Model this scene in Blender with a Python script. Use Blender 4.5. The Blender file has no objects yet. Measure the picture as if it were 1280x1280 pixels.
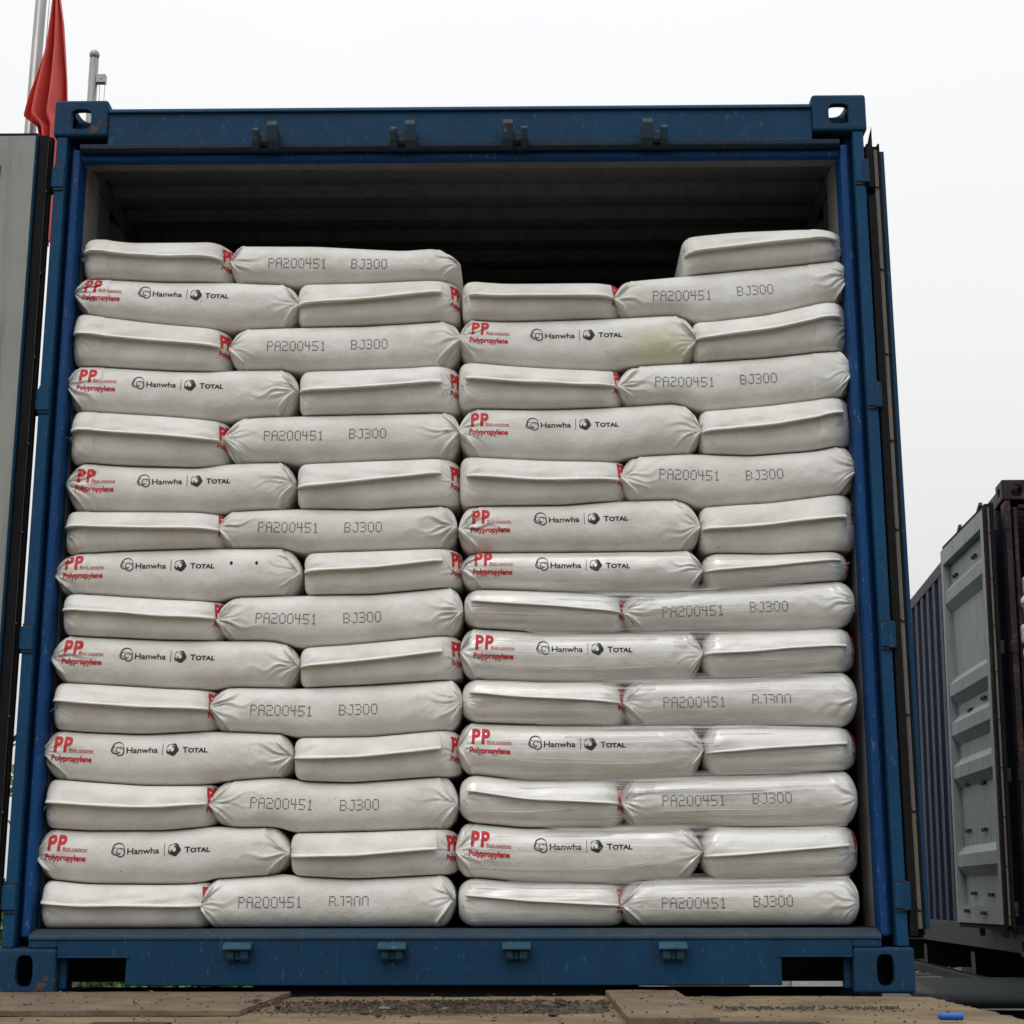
import bpy, bmesh, math, random
import numpy as np
from mathutils import Vector, Matrix
from mathutils.bvhtree import BVHTree

S = bpy.context.scene
COL = S.collection
R = math.radians

# ------------------------------------------------------------------ camera
cam_d = bpy.data.cameras.new('camera')
cam = bpy.data.objects.new('camera', cam_d)
COL.objects.link(cam)
PITCH, YAW, ROLL = 0.2350, -0.0121, 0.0018
fwd = Vector((math.sin(YAW)*math.cos(PITCH), math.cos(YAW)*math.cos(PITCH), math.sin(PITCH)))
rgt = Vector((math.cos(YAW), -math.sin(YAW), 0))
upv = rgt.cross(fwd)
r2 = rgt*math.cos(ROLL) - upv*math.sin(ROLL)
u2 = upv*math.cos(ROLL) + rgt*math.sin(ROLL)
m = Matrix((r2, u2, -fwd)).transposed().to_4x4()
m.translation = Vector((0.2111, -4.4701, 0.2364))
cam.matrix_world = m
cam_d.sensor_width = 36.0
cam_d.sensor_fit = 'HORIZONTAL'
cam_d.lens = 2035.45/1280*36.0
cam_d.clip_start = 0.05
cam_d.clip_end = 2000
S.camera = cam

# ------------------------------------------------------------------ world, sun, exposure
SUN_EL, SUN_AZ = R(58), R(200)
w = bpy.data.worlds.new('World')
S.world = w
w.use_nodes = True
nt = w.node_tree
nt.nodes.clear()
wo = nt.nodes.new('ShaderNodeOutputWorld')
bg = nt.nodes.new('ShaderNodeBackground')
sky = nt.nodes.new('ShaderNodeTexSky')
sky.sky_type = 'NISHITA'
sky.sun_disc = False
sky.sun_elevation = SUN_EL
sky.sun_rotation = SUN_AZ
sky.dust_density = 6
tc = nt.nodes.new('ShaderNodeTexCoord')
sep = nt.nodes.new('ShaderNodeSeparateXYZ')
nt.links.new(tc.outputs['Generated'], sep.inputs[0])
ramp = nt.nodes.new('ShaderNodeValToRGB')          # overcast cloud luminance by elevation
ramp.color_ramp.elements[0].position = 0.0
ramp.color_ramp.elements[0].color = (0.66, 0.66, 0.655, 1)
ramp.color_ramp.elements[1].position = 1.0
ramp.color_ramp.elements[1].color = (1.35, 1.36, 1.38, 1)
e = ramp.color_ramp.elements.new(0.55); e.color = (1.00, 1.01, 1.03, 1)
e = ramp.color_ramp.elements.new(0.33); e.color = (0.925, 0.925, 0.922, 1)
nt.links.new(sep.outputs['Z'], ramp.inputs[0])
cn = nt.nodes.new('ShaderNodeTexNoise')
cn.inputs['Scale'].default_value = 1.6
cn.inputs['Detail'].default_value = 3
nt.links.new(tc.outputs['Generated'], cn.inputs['Vector'])
cm = nt.nodes.new('ShaderNodeMapRange')
cm.inputs['To Min'].default_value = 9.9
cm.inputs['To Max'].default_value = 10.9
nt.links.new(cn.outputs[0], cm.inputs['Value'])
sc = nt.nodes.new('ShaderNodeVectorMath'); sc.operation = 'SCALE'
nt.links.new(ramp.outputs[0], sc.inputs[0])
nt.links.new(cm.outputs[0], sc.inputs['Scale'])
mx = nt.nodes.new('ShaderNodeMix'); mx.data_type = 'RGBA'
mx.inputs['Factor'].default_value = 0.93            # 93% cloud, 7% clear sky
nt.links.new(sky.outputs[0], mx.inputs['A'])
nt.links.new(sc.outputs[0], mx.inputs['B'])
nt.links.new(mx.outputs['Result'], bg.inputs['Color'])
bg.inputs['Strength'].default_value = 0.095
nt.links.new(bg.outputs[0], wo.inputs[0])

sd = bpy.data.lights.new('sun', 'SUN')
sd.energy = 0.7
sd.angle = R(25)
sd.color = (1.0, 0.97, 0.92)
so = bpy.data.objects.new('sun', sd)
COL.objects.link(so)
# light comes from behind the camera, high, a little from the left
sdir = Vector((-0.35, -0.75, 1.25)).normalized()
so.rotation_euler = sdir.to_track_quat('Z', 'Y').to_euler()
so.location = (0, -3, 12)

S.view_settings.view_transform = 'Standard'
S.view_settings.look = 'None'
S.view_settings.exposure = 0.06
S.view_settings.gamma = 1.0

# ------------------------------------------------------------------ materials
def new_mat(name):
    m = bpy.data.materials.new(name)
    m.use_nodes = True
    nt = m.node_tree
    return m, nt, nt.nodes['Principled BSDF']

def N(nt, kind, **kw):
    n = nt.nodes.new(kind)
    for k, v in kw.items():
        if k in n.inputs: n.inputs[k].default_value = v
        else: setattr(n, k, v)
    return n

def ramp2(nt, src, p0, c0, p1, c1):
    r = nt.nodes.new('ShaderNodeValToRGB')
    r.color_ramp.elements[0].position = p0; r.color_ramp.elements[0].color = (*c0, 1)
    r.color_ramp.elements[1].position = p1; r.color_ramp.elements[1].color = (*c1, 1)
    nt.links.new(src, r.inputs[0])
    return r.outputs[0]

def mixc(nt, fac, a, b):
    x = nt.nodes.new('ShaderNodeMix'); x.data_type = 'RGBA'
    for sock, v in ((x.inputs['Factor'], fac), (x.inputs['A'], a), (x.inputs['B'], b)):
        if isinstance(v, (int, float)): sock.default_value = v
        elif isinstance(v, tuple): sock.default_value = (*v, 1)
        else: nt.links.new(v, sock)
    return x.outputs['Result']

def coords(nt, scale=(1, 1, 1), kind='Object'):
    t = nt.nodes.new('ShaderNodeTexCoord')
    mp = nt.nodes.new('ShaderNodeMapping')
    mp.inputs['Scale'].default_value = scale
    nt.links.new(t.outputs[kind], mp.inputs[0])
    return mp.outputs[0]

def noise(nt, vec, scale, detail=4, rough=0.6):
    n = N(nt, 'ShaderNodeTexNoise', Scale=scale, Detail=detail, Roughness=rough)
    nt.links.new(vec, n.inputs['Vector'])
    return n.outputs[0]

def bump(nt, bsdf, h, strength, dist=0.002, prev=None):
    b = N(nt, 'ShaderNodeBump', Strength=strength, Distance=dist)
    nt.links.new(h, b.inputs['Height'])
    if prev is not None: nt.links.new(prev, b.inputs['Normal'])
    nt.links.new(b.outputs[0], bsdf.inputs['Normal'])
    return b.outputs[0]

def painted(name, col, dark, rust=0.10, rough=0.5, edge=(0.16, 0.075, 0.04), scratch=0.5, rustcol2=(0.09, 0.05, 0.035)):
    """worn ship-container paint: tone variation, grime runs, rust blooms, pale scratches"""
    m, nt, b = new_mat(name)
    v = coords(nt)
    c = ramp2(nt, noise(nt, v, 2.2, 6, 0.65), 0.32, dark, 0.68, col)
    vs = coords(nt, (9, 9, 0.6))
    streak = ramp2(nt, noise(nt, vs, 2.4, 5, 0.7), 0.50, (0, 0, 0), 0.80, (1, 1, 1))
    c = mixc(nt, streak, c, tuple(x*0.45+0.01 for x in col))
    rn = noise(nt, v, 13.0, 10, 0.74)
    rf = ramp2(nt, rn, 0.69-rust*0.6, (0, 0, 0), 0.73-rust*0.5, (1, 1, 1))
    c = mixc(nt, rf, c, mixc(nt, noise(nt, v, 60, 3), edge, rustcol2))
    # fine pale scratches and scuffs
    b.inputs['Specular IOR Level'].default_value = 0.22
    vv = coords(nt, (26, 26, 9))
    sn = ramp2(nt, noise(nt, vv, 3.0, 8, 0.8), 0.59, (0, 0, 0), 0.64, (1, 1, 1))
    fac = nt.nodes.new('ShaderNodeMath'); fac.operation = 'MULTIPLY'; fac.inputs[1].default_value = scratch
    nt.links.new(sn, fac.inputs[0])
    c = mixc(nt, fac.outputs[0], c, tuple(0.12+0.8*x for x in col))
    nt.links.new(c, b.inputs['Base Color'])
    rr = N(nt, 'ShaderNodeMapRange'); rr.inputs['To Min'].default_value = rough-0.1; rr.inputs['To Max'].default_value = rough+0.25
    nt.links.new(rn, rr.inputs['Value']); nt.links.new(rr.outputs[0], b.inputs['Roughness'])
    p = bump(nt, b, noise(nt, v, 26, 5), 0.35, 0.003)
    bump(nt, b, rf, 0.4, 0.001, p)
    return m

def plain(name, col, rough=0.6, metal=0.0, var=0.25, scale=12, bmp=0.2):
    m, nt, b = new_mat(name)
    v = coords(nt)
    c = ramp2(nt, noise(nt, v, scale, 6, 0.7), 0.3, tuple(x*(1-var) for x in col), 0.7, tuple(min(1, x*(1+var*0.5)) for x in col))
    nt.links.new(c, b.inputs['Base Color'])
    b.inputs['Roughness'].default_value = rough
    b.inputs['Metallic'].default_value = metal
    if bmp: bump(nt, b, noise(nt, v, scale*6, 4), bmp, 0.002)
    return m

M = {}
M['blue'] = painted('blue_paint', (0.005, 0.052, 0.122), (0.004, 0.038, 0.092), rust=0.03, rough=0.6)
M['blue_post'] = painted('blue_post_paint', (0.003, 0.058, 0.200), (0.003, 0.040, 0.142), rust=0.02, scratch=1.0, rough=0.55)
M['blue_light'] = painted('blue_trim_paint', (0.005, 0.066, 0.160), (0.004, 0.050, 0.122), rust=0.03, rough=0.6)
M['casting'] = painted('casting_paint', (0.007, 0.056, 0.125), (0.009, 0.042, 0.090), rust=0.19, rough=0.65)
M['inner'] = painted('inner_wall_paint', (0.30, 0.30, 0.285), (0.20, 0.195, 0.18), rust=0.05, rough=0.6, scratch=0.15)
M['door_inner'] = painted('door_inner_paint', (0.33, 0.34, 0.325), (0.27, 0.275, 0.26), rust=0.02, rough=0.55, scratch=0.12)
M['maroon'] = painted('dark_frame_paint', (0.035, 0.022, 0.024), (0.02, 0.016, 0.02), rust=0.25, edge=(0.10, 0.045, 0.03))
M['navy'] = painted('navy_wall_paint', (0.010, 0.016, 0.044), (0.007, 0.012, 0.032), rust=0.03, scratch=0.2)
M['grey_rail'] = painted('grey_rail_paint', (0.035, 0.036, 0.040), (0.024, 0.025, 0.028), rust=0.08, scratch=0.2)
M['pale_grey'] = painted('pale_grey_paint', (0.33, 0.355, 0.355), (0.26, 0.28, 0.275), rust=0.01, scratch=0.1)
M['rubber'] = plain('rubber', (0.008, 0.008, 0.0095), 0.8, var=0.4)
M['rubber'].node_tree.nodes['Principled BSDF'].inputs['Specular IOR Level'].default_value = 0.2
M['ceiling'] = painted('ceiling_paint', (0.165, 0.162, 0.162), (0.12, 0.118, 0.118), rust=0.05, rough=0.7, scratch=0.1)
M['galv'] = painted('galvanised_strip', (0.21, 0.20, 0.18), (0.13, 0.12, 0.105), rust=0.16, rough=0.6, scratch=0.3)
M['rivet'] = plain('rivet_metal', (0.13, 0.12, 0.11), 0.5, 0.6)
M['steel_worn'] = plain('worn_steel', (0.16, 0.21, 0.24), 0.42, 0.35, var=0.5, scale=30)
M['plywood'] = plain('floor_plywood', (0.13, 0.085, 0.055), 0.7)
M['dark_steel'] = plain('chassis_steel', (0.018, 0.018, 0.02), 0.6)
M['green_steel'] = painted('green_steel', (0.011, 0.019, 0.018), (0.007, 0.011, 0.011), rust=0.14, scratch=0.4)
M['pole'] = plain('pole_steel', (0.34, 0.335, 0.33), 0.38, 0.55, var=0.25, scale=1.3, bmp=0.0)
M['rope'] = plain('halyard_rope', (0.42, 0.42, 0.42), 0.8)
M['hem'] = plain('sack_hem', (0.86, 0.855, 0.82), 0.55, var=0.08, scale=40)
M['thread'] = plain('blue_thread', (0.22, 0.45, 0.62), 0.8, var=0.3, scale=60)
M['black_ink'] = plain('black_ink', (0.018, 0.018, 0.022), 0.6, var=0.2, scale=80, bmp=0)
M['grey_ink'] = plain('grey_ink', (0.035, 0.035, 0.040), 0.7, var=0.4, scale=60, bmp=0)
M['red_ink'] = plain('red_ink', (0.60, 0.022, 0.032), 0.6, var=0.25, scale=60, bmp=0)
M['blue_plastic'] = plain('blue_plastic', (0.005, 0.11, 0.52), 0.35, var=0.15)
M['soil'] = plain('soil', (0.085, 0.062, 0.043), 0.95, var=0.5, scale=45, bmp=0.5)
M['stone'] = plain('pale_grit', (0.20, 0.175, 0.135), 0.9, var=0.4, scale=45)
M['bark'] = plain('bark', (0.09, 0.065, 0.045), 0.9)
M['orange_lens'] = plain('reflector', (0.75, 0.50, 0.36), 0.3)
M['timber'] = plain('timber', (0.33, 0.16, 0.06), 0.8)

def sack_mat(name, film=False, stain=None):
    m, nt, b = new_mat(name)
    v = coords(nt)
    oi = nt.nodes.new('ShaderNodeObjectInfo')
    add = nt.nodes.new('ShaderNodeVectorMath'); add.operation = 'ADD'
    sc_ = nt.nodes.new('ShaderNodeVectorMath'); sc_.operation = 'SCALE'; sc_.inputs['Scale'].default_value = 37.0
    cb = nt.nodes.new('ShaderNodeCombineXYZ')
    nt.links.new(oi.outputs['Random'], cb.inputs[0]); nt.links.new(oi.outputs['Random'], cb.inputs[2])
    nt.links.new(cb.outputs[0], sc_.inputs[0]); nt.links.new(v, add.inputs[0]); nt.links.new(sc_.outputs[0], add.inputs[1])
    v = add.outputs[0]
    base = ramp2(nt, oi.outputs['Random'], 0.0, (0.785, 0.778, 0.738), 1.0, (0.835, 0.832, 0.800))
    cloud = ramp2(nt, noise(nt, v, 9, 5, 0.6), 0.35, (0.85, 0.84, 0.81), 0.62, (1, 1, 1))
    mul = nt.nodes.new('ShaderNodeMix'); mul.data_type = 'RGBA'; mul.blend_type = 'MULTIPLY'; mul.inputs['Factor'].default_value = 1.0
    nt.links.new(base, mul.inputs['A']); nt.links.new(cloud, mul.inputs['B'])
    c = mul.outputs['Result']
    # grime smudges and specks
    sm = ramp2(nt, noise(nt, v, 16, 8, 0.78), 0.60, (0, 0, 0), 0.80, (0.5, 0.5, 0.5))
    c = mixc(nt, sm, c, (0.33, 0.31, 0.27))
    sp = ramp2(nt, noise(nt, v, 95, 2, 0.5), 0.735, (0, 0, 0), 0.76, (0.55, 0.55, 0.55))
    c = mixc(nt, sp, c, (0.16, 0.14, 0.12))
    if stain is not None:
        vm = nt.nodes.new('ShaderNodeVectorMath'); vm.operation = 'DISTANCE'
        vm.inputs[1].default_value = stain
        mp = nt.nodes.new('ShaderNodeMapping'); mp.inputs['Scale'].default_value = (1, 0.4, 1.5)
        t2 = nt.nodes.new('ShaderNodeTexCoord')
        nt.links.new(t2.outputs['Object'], mp.inputs[0]); nt.links.new(mp.outputs[0], vm.inputs[0])
        sf = ramp2(nt, vm.outputs['Value'], 0.02, (0.75, 0.75, 0.75), 0.13, (0, 0, 0))
        c = mixc(nt, sf, c, (0.64, 0.65, 0.34))
    if film:
        vf = coords(nt, (0.9, 14, 70))
        fn = noise(nt, vf, 1.6, 5, 0.55)
        ff = ramp2(nt, fn, 0.46, (0, 0, 0), 0.68, (0.75, 0.75, 0.75))
        c = mixc(nt, ff, c, (0.84, 0.84, 0.82))
        b.inputs['Coat Weight'].default_value = 1.0
        b.inputs['Coat Roughness'].default_value = 0.14
        b.inputs['Coat IOR'].default_value = 2.0
    nt.links.new(c, b.inputs['Base Color'])
    b.inputs['Roughness'].default_value = 0.5
    b.inputs['Specular IOR Level'].default_value = 0.5
    h1 = noise(nt, v, 30, 6, 0.62)
    p = bump(nt, b, h1, 0.42, 0.007)
    rd = nt.nodes.new('ShaderNodeTexNoise'); rd.noise_type = 'RIDGED_MULTIFRACTAL'
    rd.inputs['Scale'].default_value = 11.0; rd.inputs['Detail'].default_value = 3.0
    nt.links.new(v, rd.inputs['Vector'])
    rmask = nt.nodes.new('ShaderNodeMath'); rmask.operation = 'MULTIPLY'
    nt.links.new(rd.outputs[0], rmask.inputs[0])
    nt.links.new(ramp2(nt, noise(nt, v, 6, 2), 0.45, (0.05, 0.05, 0.05), 0.65, (1, 1, 1)), rmask.inputs[1])
    p = bump(nt, b, rmask.outputs[0], 0.35, 0.004, p)
    # woven tape texture
    wv = N(nt, 'ShaderNodeTexWave', Scale=95.0, Distortion=0.5); wv.bands_direction = 'X'
    wz = N(nt, 'ShaderNodeTexWave', Scale=95.0, Distortion=0.5); wz.bands_direction = 'Z'
    nt.links.new(v, wv.inputs[0]); nt.links.new(v, wz.inputs[0])
    mm = nt.nodes.new('ShaderNodeMath'); mm.operation = 'MULTIPLY'
    nt.links.new(wv.outputs['Fac'], mm.inputs[0]); nt.links.new(wz.outputs['Fac'], mm.inputs[1])
    p = bump(nt, b, mm.outputs[0], 0.25, 0.0006, p)
    if film:
        b2 = N(nt, 'ShaderNodeBump', Strength=0.55, Distance=0.004)
        nt.links.new(fn, b2.inputs['Height'])
        nt.links.new(b2.outputs[0], b.inputs['Coat Normal'])
    return m

M['sack'] = sack_mat('woven_sack')
M['sack_film'] = sack_mat('film_wrapped_sack', film=True)

def film_mat():
    m = bpy.data.materials.new('stretch_film'); m.use_nodes = True
    nt = m.node_tree; nt.nodes.clear()
    o = nt.nodes.new('ShaderNodeOutputMaterial')
    tr = nt.nodes.new('ShaderNodeBsdfTransparent')
    pb = nt.nodes.new('ShaderNodeBsdfPrincipled')
    pb.inputs['Base Color'].default_value = (0.80, 0.80, 0.78, 1)
    pb.inputs['Roughness'].default_value = 0.22
    v = coords(nt, (0.8, 8, 60))
    n = noise(nt, v, 2.0, 5, 0.6)
    f = ramp2(nt, n, 0.42, (0.06, 0.06, 0.06), 0.70, (0.62, 0.62, 0.62))
    bp = N(nt, 'ShaderNodeBump', Strength=0.7, Distance=0.004)
    nt.links.new(n, bp.inputs['Height']); nt.links.new(bp.outputs[0], pb.inputs['Normal'])
    mxs = nt.nodes.new('ShaderNodeMixShader')
    nt.links.new(f, mxs.inputs[0]); nt.links.new(tr.outputs[0], mxs.inputs[1]); nt.links.new(pb.outputs[0], mxs.inputs[2])
    nt.links.new(mxs.outputs[0], o.inputs[0])
    return m
M['film'] = film_mat()

def dock_mat():
    m, nt, b = new_mat('dock_concrete')
    v = coords(nt)
    c = ramp2(nt, noise(nt, v, 3.5, 9, 0.7), 0.30, (0.125, 0.092, 0.058), 0.70, (0.31, 0.245, 0.155))
    st = ramp2(nt, noise(nt, coords(nt, (1, 5, 1)), 5, 8, 0.75), 0.55, (0, 0, 0), 0.75, (0.7, 0.7, 0.7))
    c = mixc(nt, st, c, (0.065, 0.046, 0.033))
    g = ramp2(nt, noise(nt, v, 60, 5, 0.8), 0.60, (0, 0, 0), 0.70, (0.6, 0.6, 0.6))
    c = mixc(nt, g, c, (0.09, 0.07, 0.055))
    nt.links.new(c, b.inputs['Base Color'])
    b.inputs['Roughness'].default_value = 0.95
    b.inputs['Specular IOR Level'].default_value = 0.1
    bump(nt, b, noise(nt, v, 20, 10, 0.75), 0.6, 0.012)
    return m
M['dock'] = dock_mat()

def plate_mat():
    m, nt, b = new_mat('rusty_plate')
    v = coords(nt)
    c = ramp2(nt, noise(nt, v, 7, 9, 0.75), 0.30, (0.095, 0.062, 0.040), 0.70, (0.25, 0.185, 0.12))
    g = ramp2(nt, noise(nt, v, 40, 6, 0.8), 0.56, (0, 0, 0), 0.70, (0.8, 0.8, 0.8))
    c = mixc(nt, g, c, (0.065, 0.040, 0.030))
    nt.links.new(c, b.inputs['Base Color'])
    b.inputs['Roughness'].default_value = 0.8
    bump(nt, b, noise(nt, v, 30, 8, 0.7), 0.5, 0.005)
    return m
M['plate'] = plate_mat()

def yard_mat():
    m, nt, b = new_mat('yard_concrete')
    v = coords(nt)
    c = ramp2(nt, noise(nt, v, 0.7, 9, 0.7), 0.3, (0.06, 0.058, 0.054), 0.7, (0.12, 0.115, 0.105))
    nt.links.new(c, b.inputs['Base Color'])
    b.inputs['Roughness'].default_value = 0.95
    b.inputs['Specular IOR Level'].default_value = 0.05
    bump(nt, b, noise(nt, v, 8, 8), 0.4, 0.01)
    return m
M['yard'] = yard_mat()

def leaf_mat(name, a, bcol):
    m, nt, b = new_mat(name)
    g = nt.nodes.new('ShaderNodeNewGeometry')
    c = ramp2(nt, g.outputs['Random Per Island'], 0.1, a, 0.9, bcol)
    nt.links.new(c, b.inputs['Base Color'])
    b.inputs['Roughness'].default_value = 0.55
    return m
M['leaf'] = leaf_mat('leaf_green', (0.025, 0.055, 0.012), (0.10, 0.17, 0.035))

def flag_mat():
    m, nt, b = new_mat('red_flag_cloth')
    v = coords(nt)
    c = ramp2(nt, noise(nt, v, 3, 5), 0.3, (0.62, 0.085, 0.070), 0.7, (0.74, 0.115, 0.090))
    nt.links.new(c, b.inputs['Base Color'])
    b.inputs['Roughness'].default_value = 0.75
    bump(nt, b, noise(nt, v, 120, 3), 0.2, 0.001)
    return m
M['flag'] = flag_mat()

# ------------------------------------------------------------------ mesh helpers
def obj(name, verts, faces, mats, parent=None, loc=(0, 0, 0), smooth=False, midx=None, bevel=0):
    me = bpy.data.meshes.new(name)
    me.from_pydata([tuple(v) for v in verts], [], [tuple(f) for f in faces])
    if not isinstance(mats, (list, tuple)): mats = [mats]
    for mt in mats: me.materials.append(mt)
    if midx is not None: me.polygons.foreach_set('material_index', np.array(midx, dtype=np.int32))
    if smooth: me.polygons.foreach_set('use_smooth', np.ones(len(me.polygons), dtype=bool))
    me.update()
    o = bpy.data.objects.new(name, me)
    COL.objects.link(o)
    o.location = loc
    if parent is not None: o.parent = parent
    if bevel:
        bv = o.modifiers.new('bevel', 'BEVEL'); bv.width = bevel; bv.segments = 2; bv.limit_method = 'ANGLE'; bv.angle_limit = R(40)
    return o

def empty(name, loc=(0, 0, 0), rz=0):
    o = bpy.data.objects.new(name, None)
    o.empty_display_size = 0.1
    COL.objects.link(o)
    o.location = loc; o.rotation_euler = (0, 0, rz)
    return o

def tag(o, label=None, cat=None, group=None, kind=None):
    if label: o['label'] = label
    if cat: o['category'] = cat
    if group: o['group'] = group
    if kind: o['kind'] = kind
    return o

class MB:
    def __init__(s): s.v = []; s.f = []; s.mi = []
    def add(s, vs, fs, mi=0):
        n = len(s.v); s.v += [tuple(v) for v in vs]; s.f += [tuple(i+n for i in f) for f in fs]; s.mi += [mi]*len(fs); return s
    def box(s, x0, x1, y0, y1, z0, z1, mi=0):
        return s.add([(x0,y0,z0),(x1,y0,z0),(x1,y1,z0),(x0,y1,z0),(x0,y0,z1),(x1,y0,z1),(x1,y1,z1),(x0,y1,z1)],
                     [(0,3,2,1),(4,5,6,7),(0,1,5,4),(1,2,6,5),(2,3,7,6),(3,0,4,7)], mi)
    def prism(s, prof, a0, a1, axis='x', mi=0):
        """closed profile (list of 2D points) swept along an axis"""
        n = len(prof)
        def P(a, p):
            return (a, p[0], p[1]) if axis == 'x' else ((p[0], a, p[1]) if axis == 'y' else (p[0], p[1], a))
        vs = [P(a0, p) for p in prof] + [P(a1, p) for p in prof]
        fs = [(i, (i+1) % n, n+(i+1) % n, n+i) for i in range(n)] + [tuple(range(n-1, -1, -1)), tuple(range(n, 2*n))]
        return s.add(vs, fs, mi)
    def tube(s, pts, rad, seg=10, mi=0, cap=True):
        pts = [Vector(p) for p in pts]; n = len(pts)
        rads = rad if isinstance(rad, (list, tuple)) else [rad]*n
        base = len(s.v); ref = None
        for i, p in enumerate(pts):
            d = (pts[min(i+1, n-1)]-pts[max(i-1, 0)]).normalized()
            if ref is None: ref = Vector((0, 0, 1)) if abs(d.z) < 0.9 else Vector((1, 0, 0))
            a = d.cross(ref).normalized(); b = a.cross(d).normalized(); ref = b
            for k in range(seg):
                t = 2*math.pi*k/seg
                s.v.append(tuple(p + (a*math.cos(t)+b*math.sin(t))*rads[i]))
        for i in range(n-1):
            for k in range(seg):
                k2 = (k+1) % seg
                s.f.append((base+i*seg+k, base+i*seg+k2, base+(i+1)*seg+k2, base+(i+1)*seg+k)); s.mi.append(mi)
        if cap:
            s.f.append(tuple(base+k for k in range(seg-1, -1, -1))); s.mi.append(mi)
            s.f.append(tuple(base+(n-1)*seg+k for k in range(seg))); s.mi.append(mi)
        return s
    def ball(s, c, r, seg=16, rings=10, mi=0, sq=(1, 1, 1)):
        base = len(s.v)
        for i in range(rings+1):
            t = math.pi*i/rings
            for k in range(seg):
                p = 2*math.pi*k/seg
                s.v.append((c[0]+r*sq[0]*math.sin(t)*math.cos(p), c[1]+r*sq[1]*math.sin(t)*math.sin(p), c[2]+r*sq[2]*math.cos(t)))
        for i in range(rings):
            for k in range(seg):
                k2 = (k+1) % seg
                s.f.append((base+i*seg+k, base+(i+1)*seg+k, base+(i+1)*seg+k2, base+i*seg+k2)); s.mi.append(mi)
        return s
    def build(s, name, mats, parent=None, loc=(0, 0, 0), smooth=False, bevel=0):
        o = obj(name, s.v, s.f, mats, parent, loc, smooth, s.mi, bevel)
        bm = bmesh.new(); bm.from_mesh(o.data)
        bmesh.ops.recalc_face_normals(bm, faces=bm.faces)
        bm.to_mesh(o.data); bm.free()
        return o

# ------------------------------------------------------------------ containers
def casting_mesh(bottom):
    """hollow corner casting with rounded edges: x inward, y backward, z up from the outer corner"""
    W_, D_, H_ = 0.162, 0.178, 0.118
    def tmp(mb, bev=0):
        o = mb.build('tmp', [], bevel=bev); return o
    body = MB().box(0, W_, 0, D_, 0, H_)
    body = tmp(body, 0.009); body.modifiers['bevel'].segments = 3
    cut = [tmp(MB().box(0.024, W_-0.012, 0.026, D_-0.012, -0.02 if bottom else 0.02, H_-0.026 if not bottom else H_-0.02))]
    def stad(a, b, n=24, p=3.0):
        return [(a*math.copysign(abs(math.cos(2*math.pi*k/n))**(2/p), math.cos(2*math.pi*k/n)),
                 b*math.copysign(abs(math.sin(2*math.pi*k/n))**(2/p), math.sin(2*math.pi*k/n))) for k in range(n)]
    if bottom: fr, fc = stad(0.0235, 0.041, p=3.2), (0.078, 0.060)
    else: fr, fc = stad(0.031, 0.033, p=3.6), (0.082, 0.055)
    cut.append(tmp(MB().prism([(fc[0]+a, fc[1]+b) for a, b in fr], -0.02, 0.035, 'y')
                   if False else MB().add([(fc[0]+a, -0.02, fc[1]+b) for a, b in fr]+[(fc[0]+a, 0.04, fc[1]+b) for a, b in fr],
                   [(i, (i+1) % 24, 24+(i+1) % 24, 24+i) for i in range(24)]+[tuple(range(23, -1, -1)), tuple(range(24, 48))])))
    sr = stad(0.036, 0.026)
    cut.append(tmp(MB().add([(-0.02, 0.089+a, 0.058+b) for a, b in sr]+[(0.04, 0.089+a, 0.058+b) for a, b in sr],
                   [(i, (i+1) % 24, 24+(i+1) % 24, 24+i) for i in range(24)]+[tuple(range(23, -1, -1)), tuple(range(24, 48))])))
    if not bottom:
        tr_ = stad(0.034, 0.062)
        cut.append(tmp(MB().add([(0.081+a, 0.089+b, 0.07) for a, b in tr_]+[(0.081+a, 0.089+b, 0.14) for a, b in tr_],
                   [(i, (i+1) % 24, 24+(i+1) % 24, 24+i) for i in range(24)]+[tuple(range(23, -1, -1)), tuple(range(24, 48))])))
    for c in cut:
        b = body.modifiers.new('b', 'BOOLEAN'); b.operation = 'DIFFERENCE'; b.object = c; b.solver = 'EXACT'
    dg = bpy.context.evaluated_depsgraph_get(); dg.update()
    me = bpy.data.meshes.new_from_object(body.evaluated_get(dg), depsgraph=dg)
    for o in [body]+cut:
        d = o.data; bpy.data.objects.remove(o); bpy.data.meshes.remove(d)
    return me
CAST = {False: casting_mesh(False), True: casting_mesh(True)}

def place_casting(parent, sx, sy, x, y, z, bottom, mat):
    me = CAST[bottom].copy(); me.name = 'corner_casting'
    me.transform(Matrix.Diagonal((sx, sy, 1, 1)))
    if sx*sy < 0: me.flip_normals()
    me.materials.clear(); me.materials.append(mat)
    o = bpy.data.objects.new('corner_casting', me); COL.objects.link(o)
    o.location = (x, y, z); o.parent = parent
    return o

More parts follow.
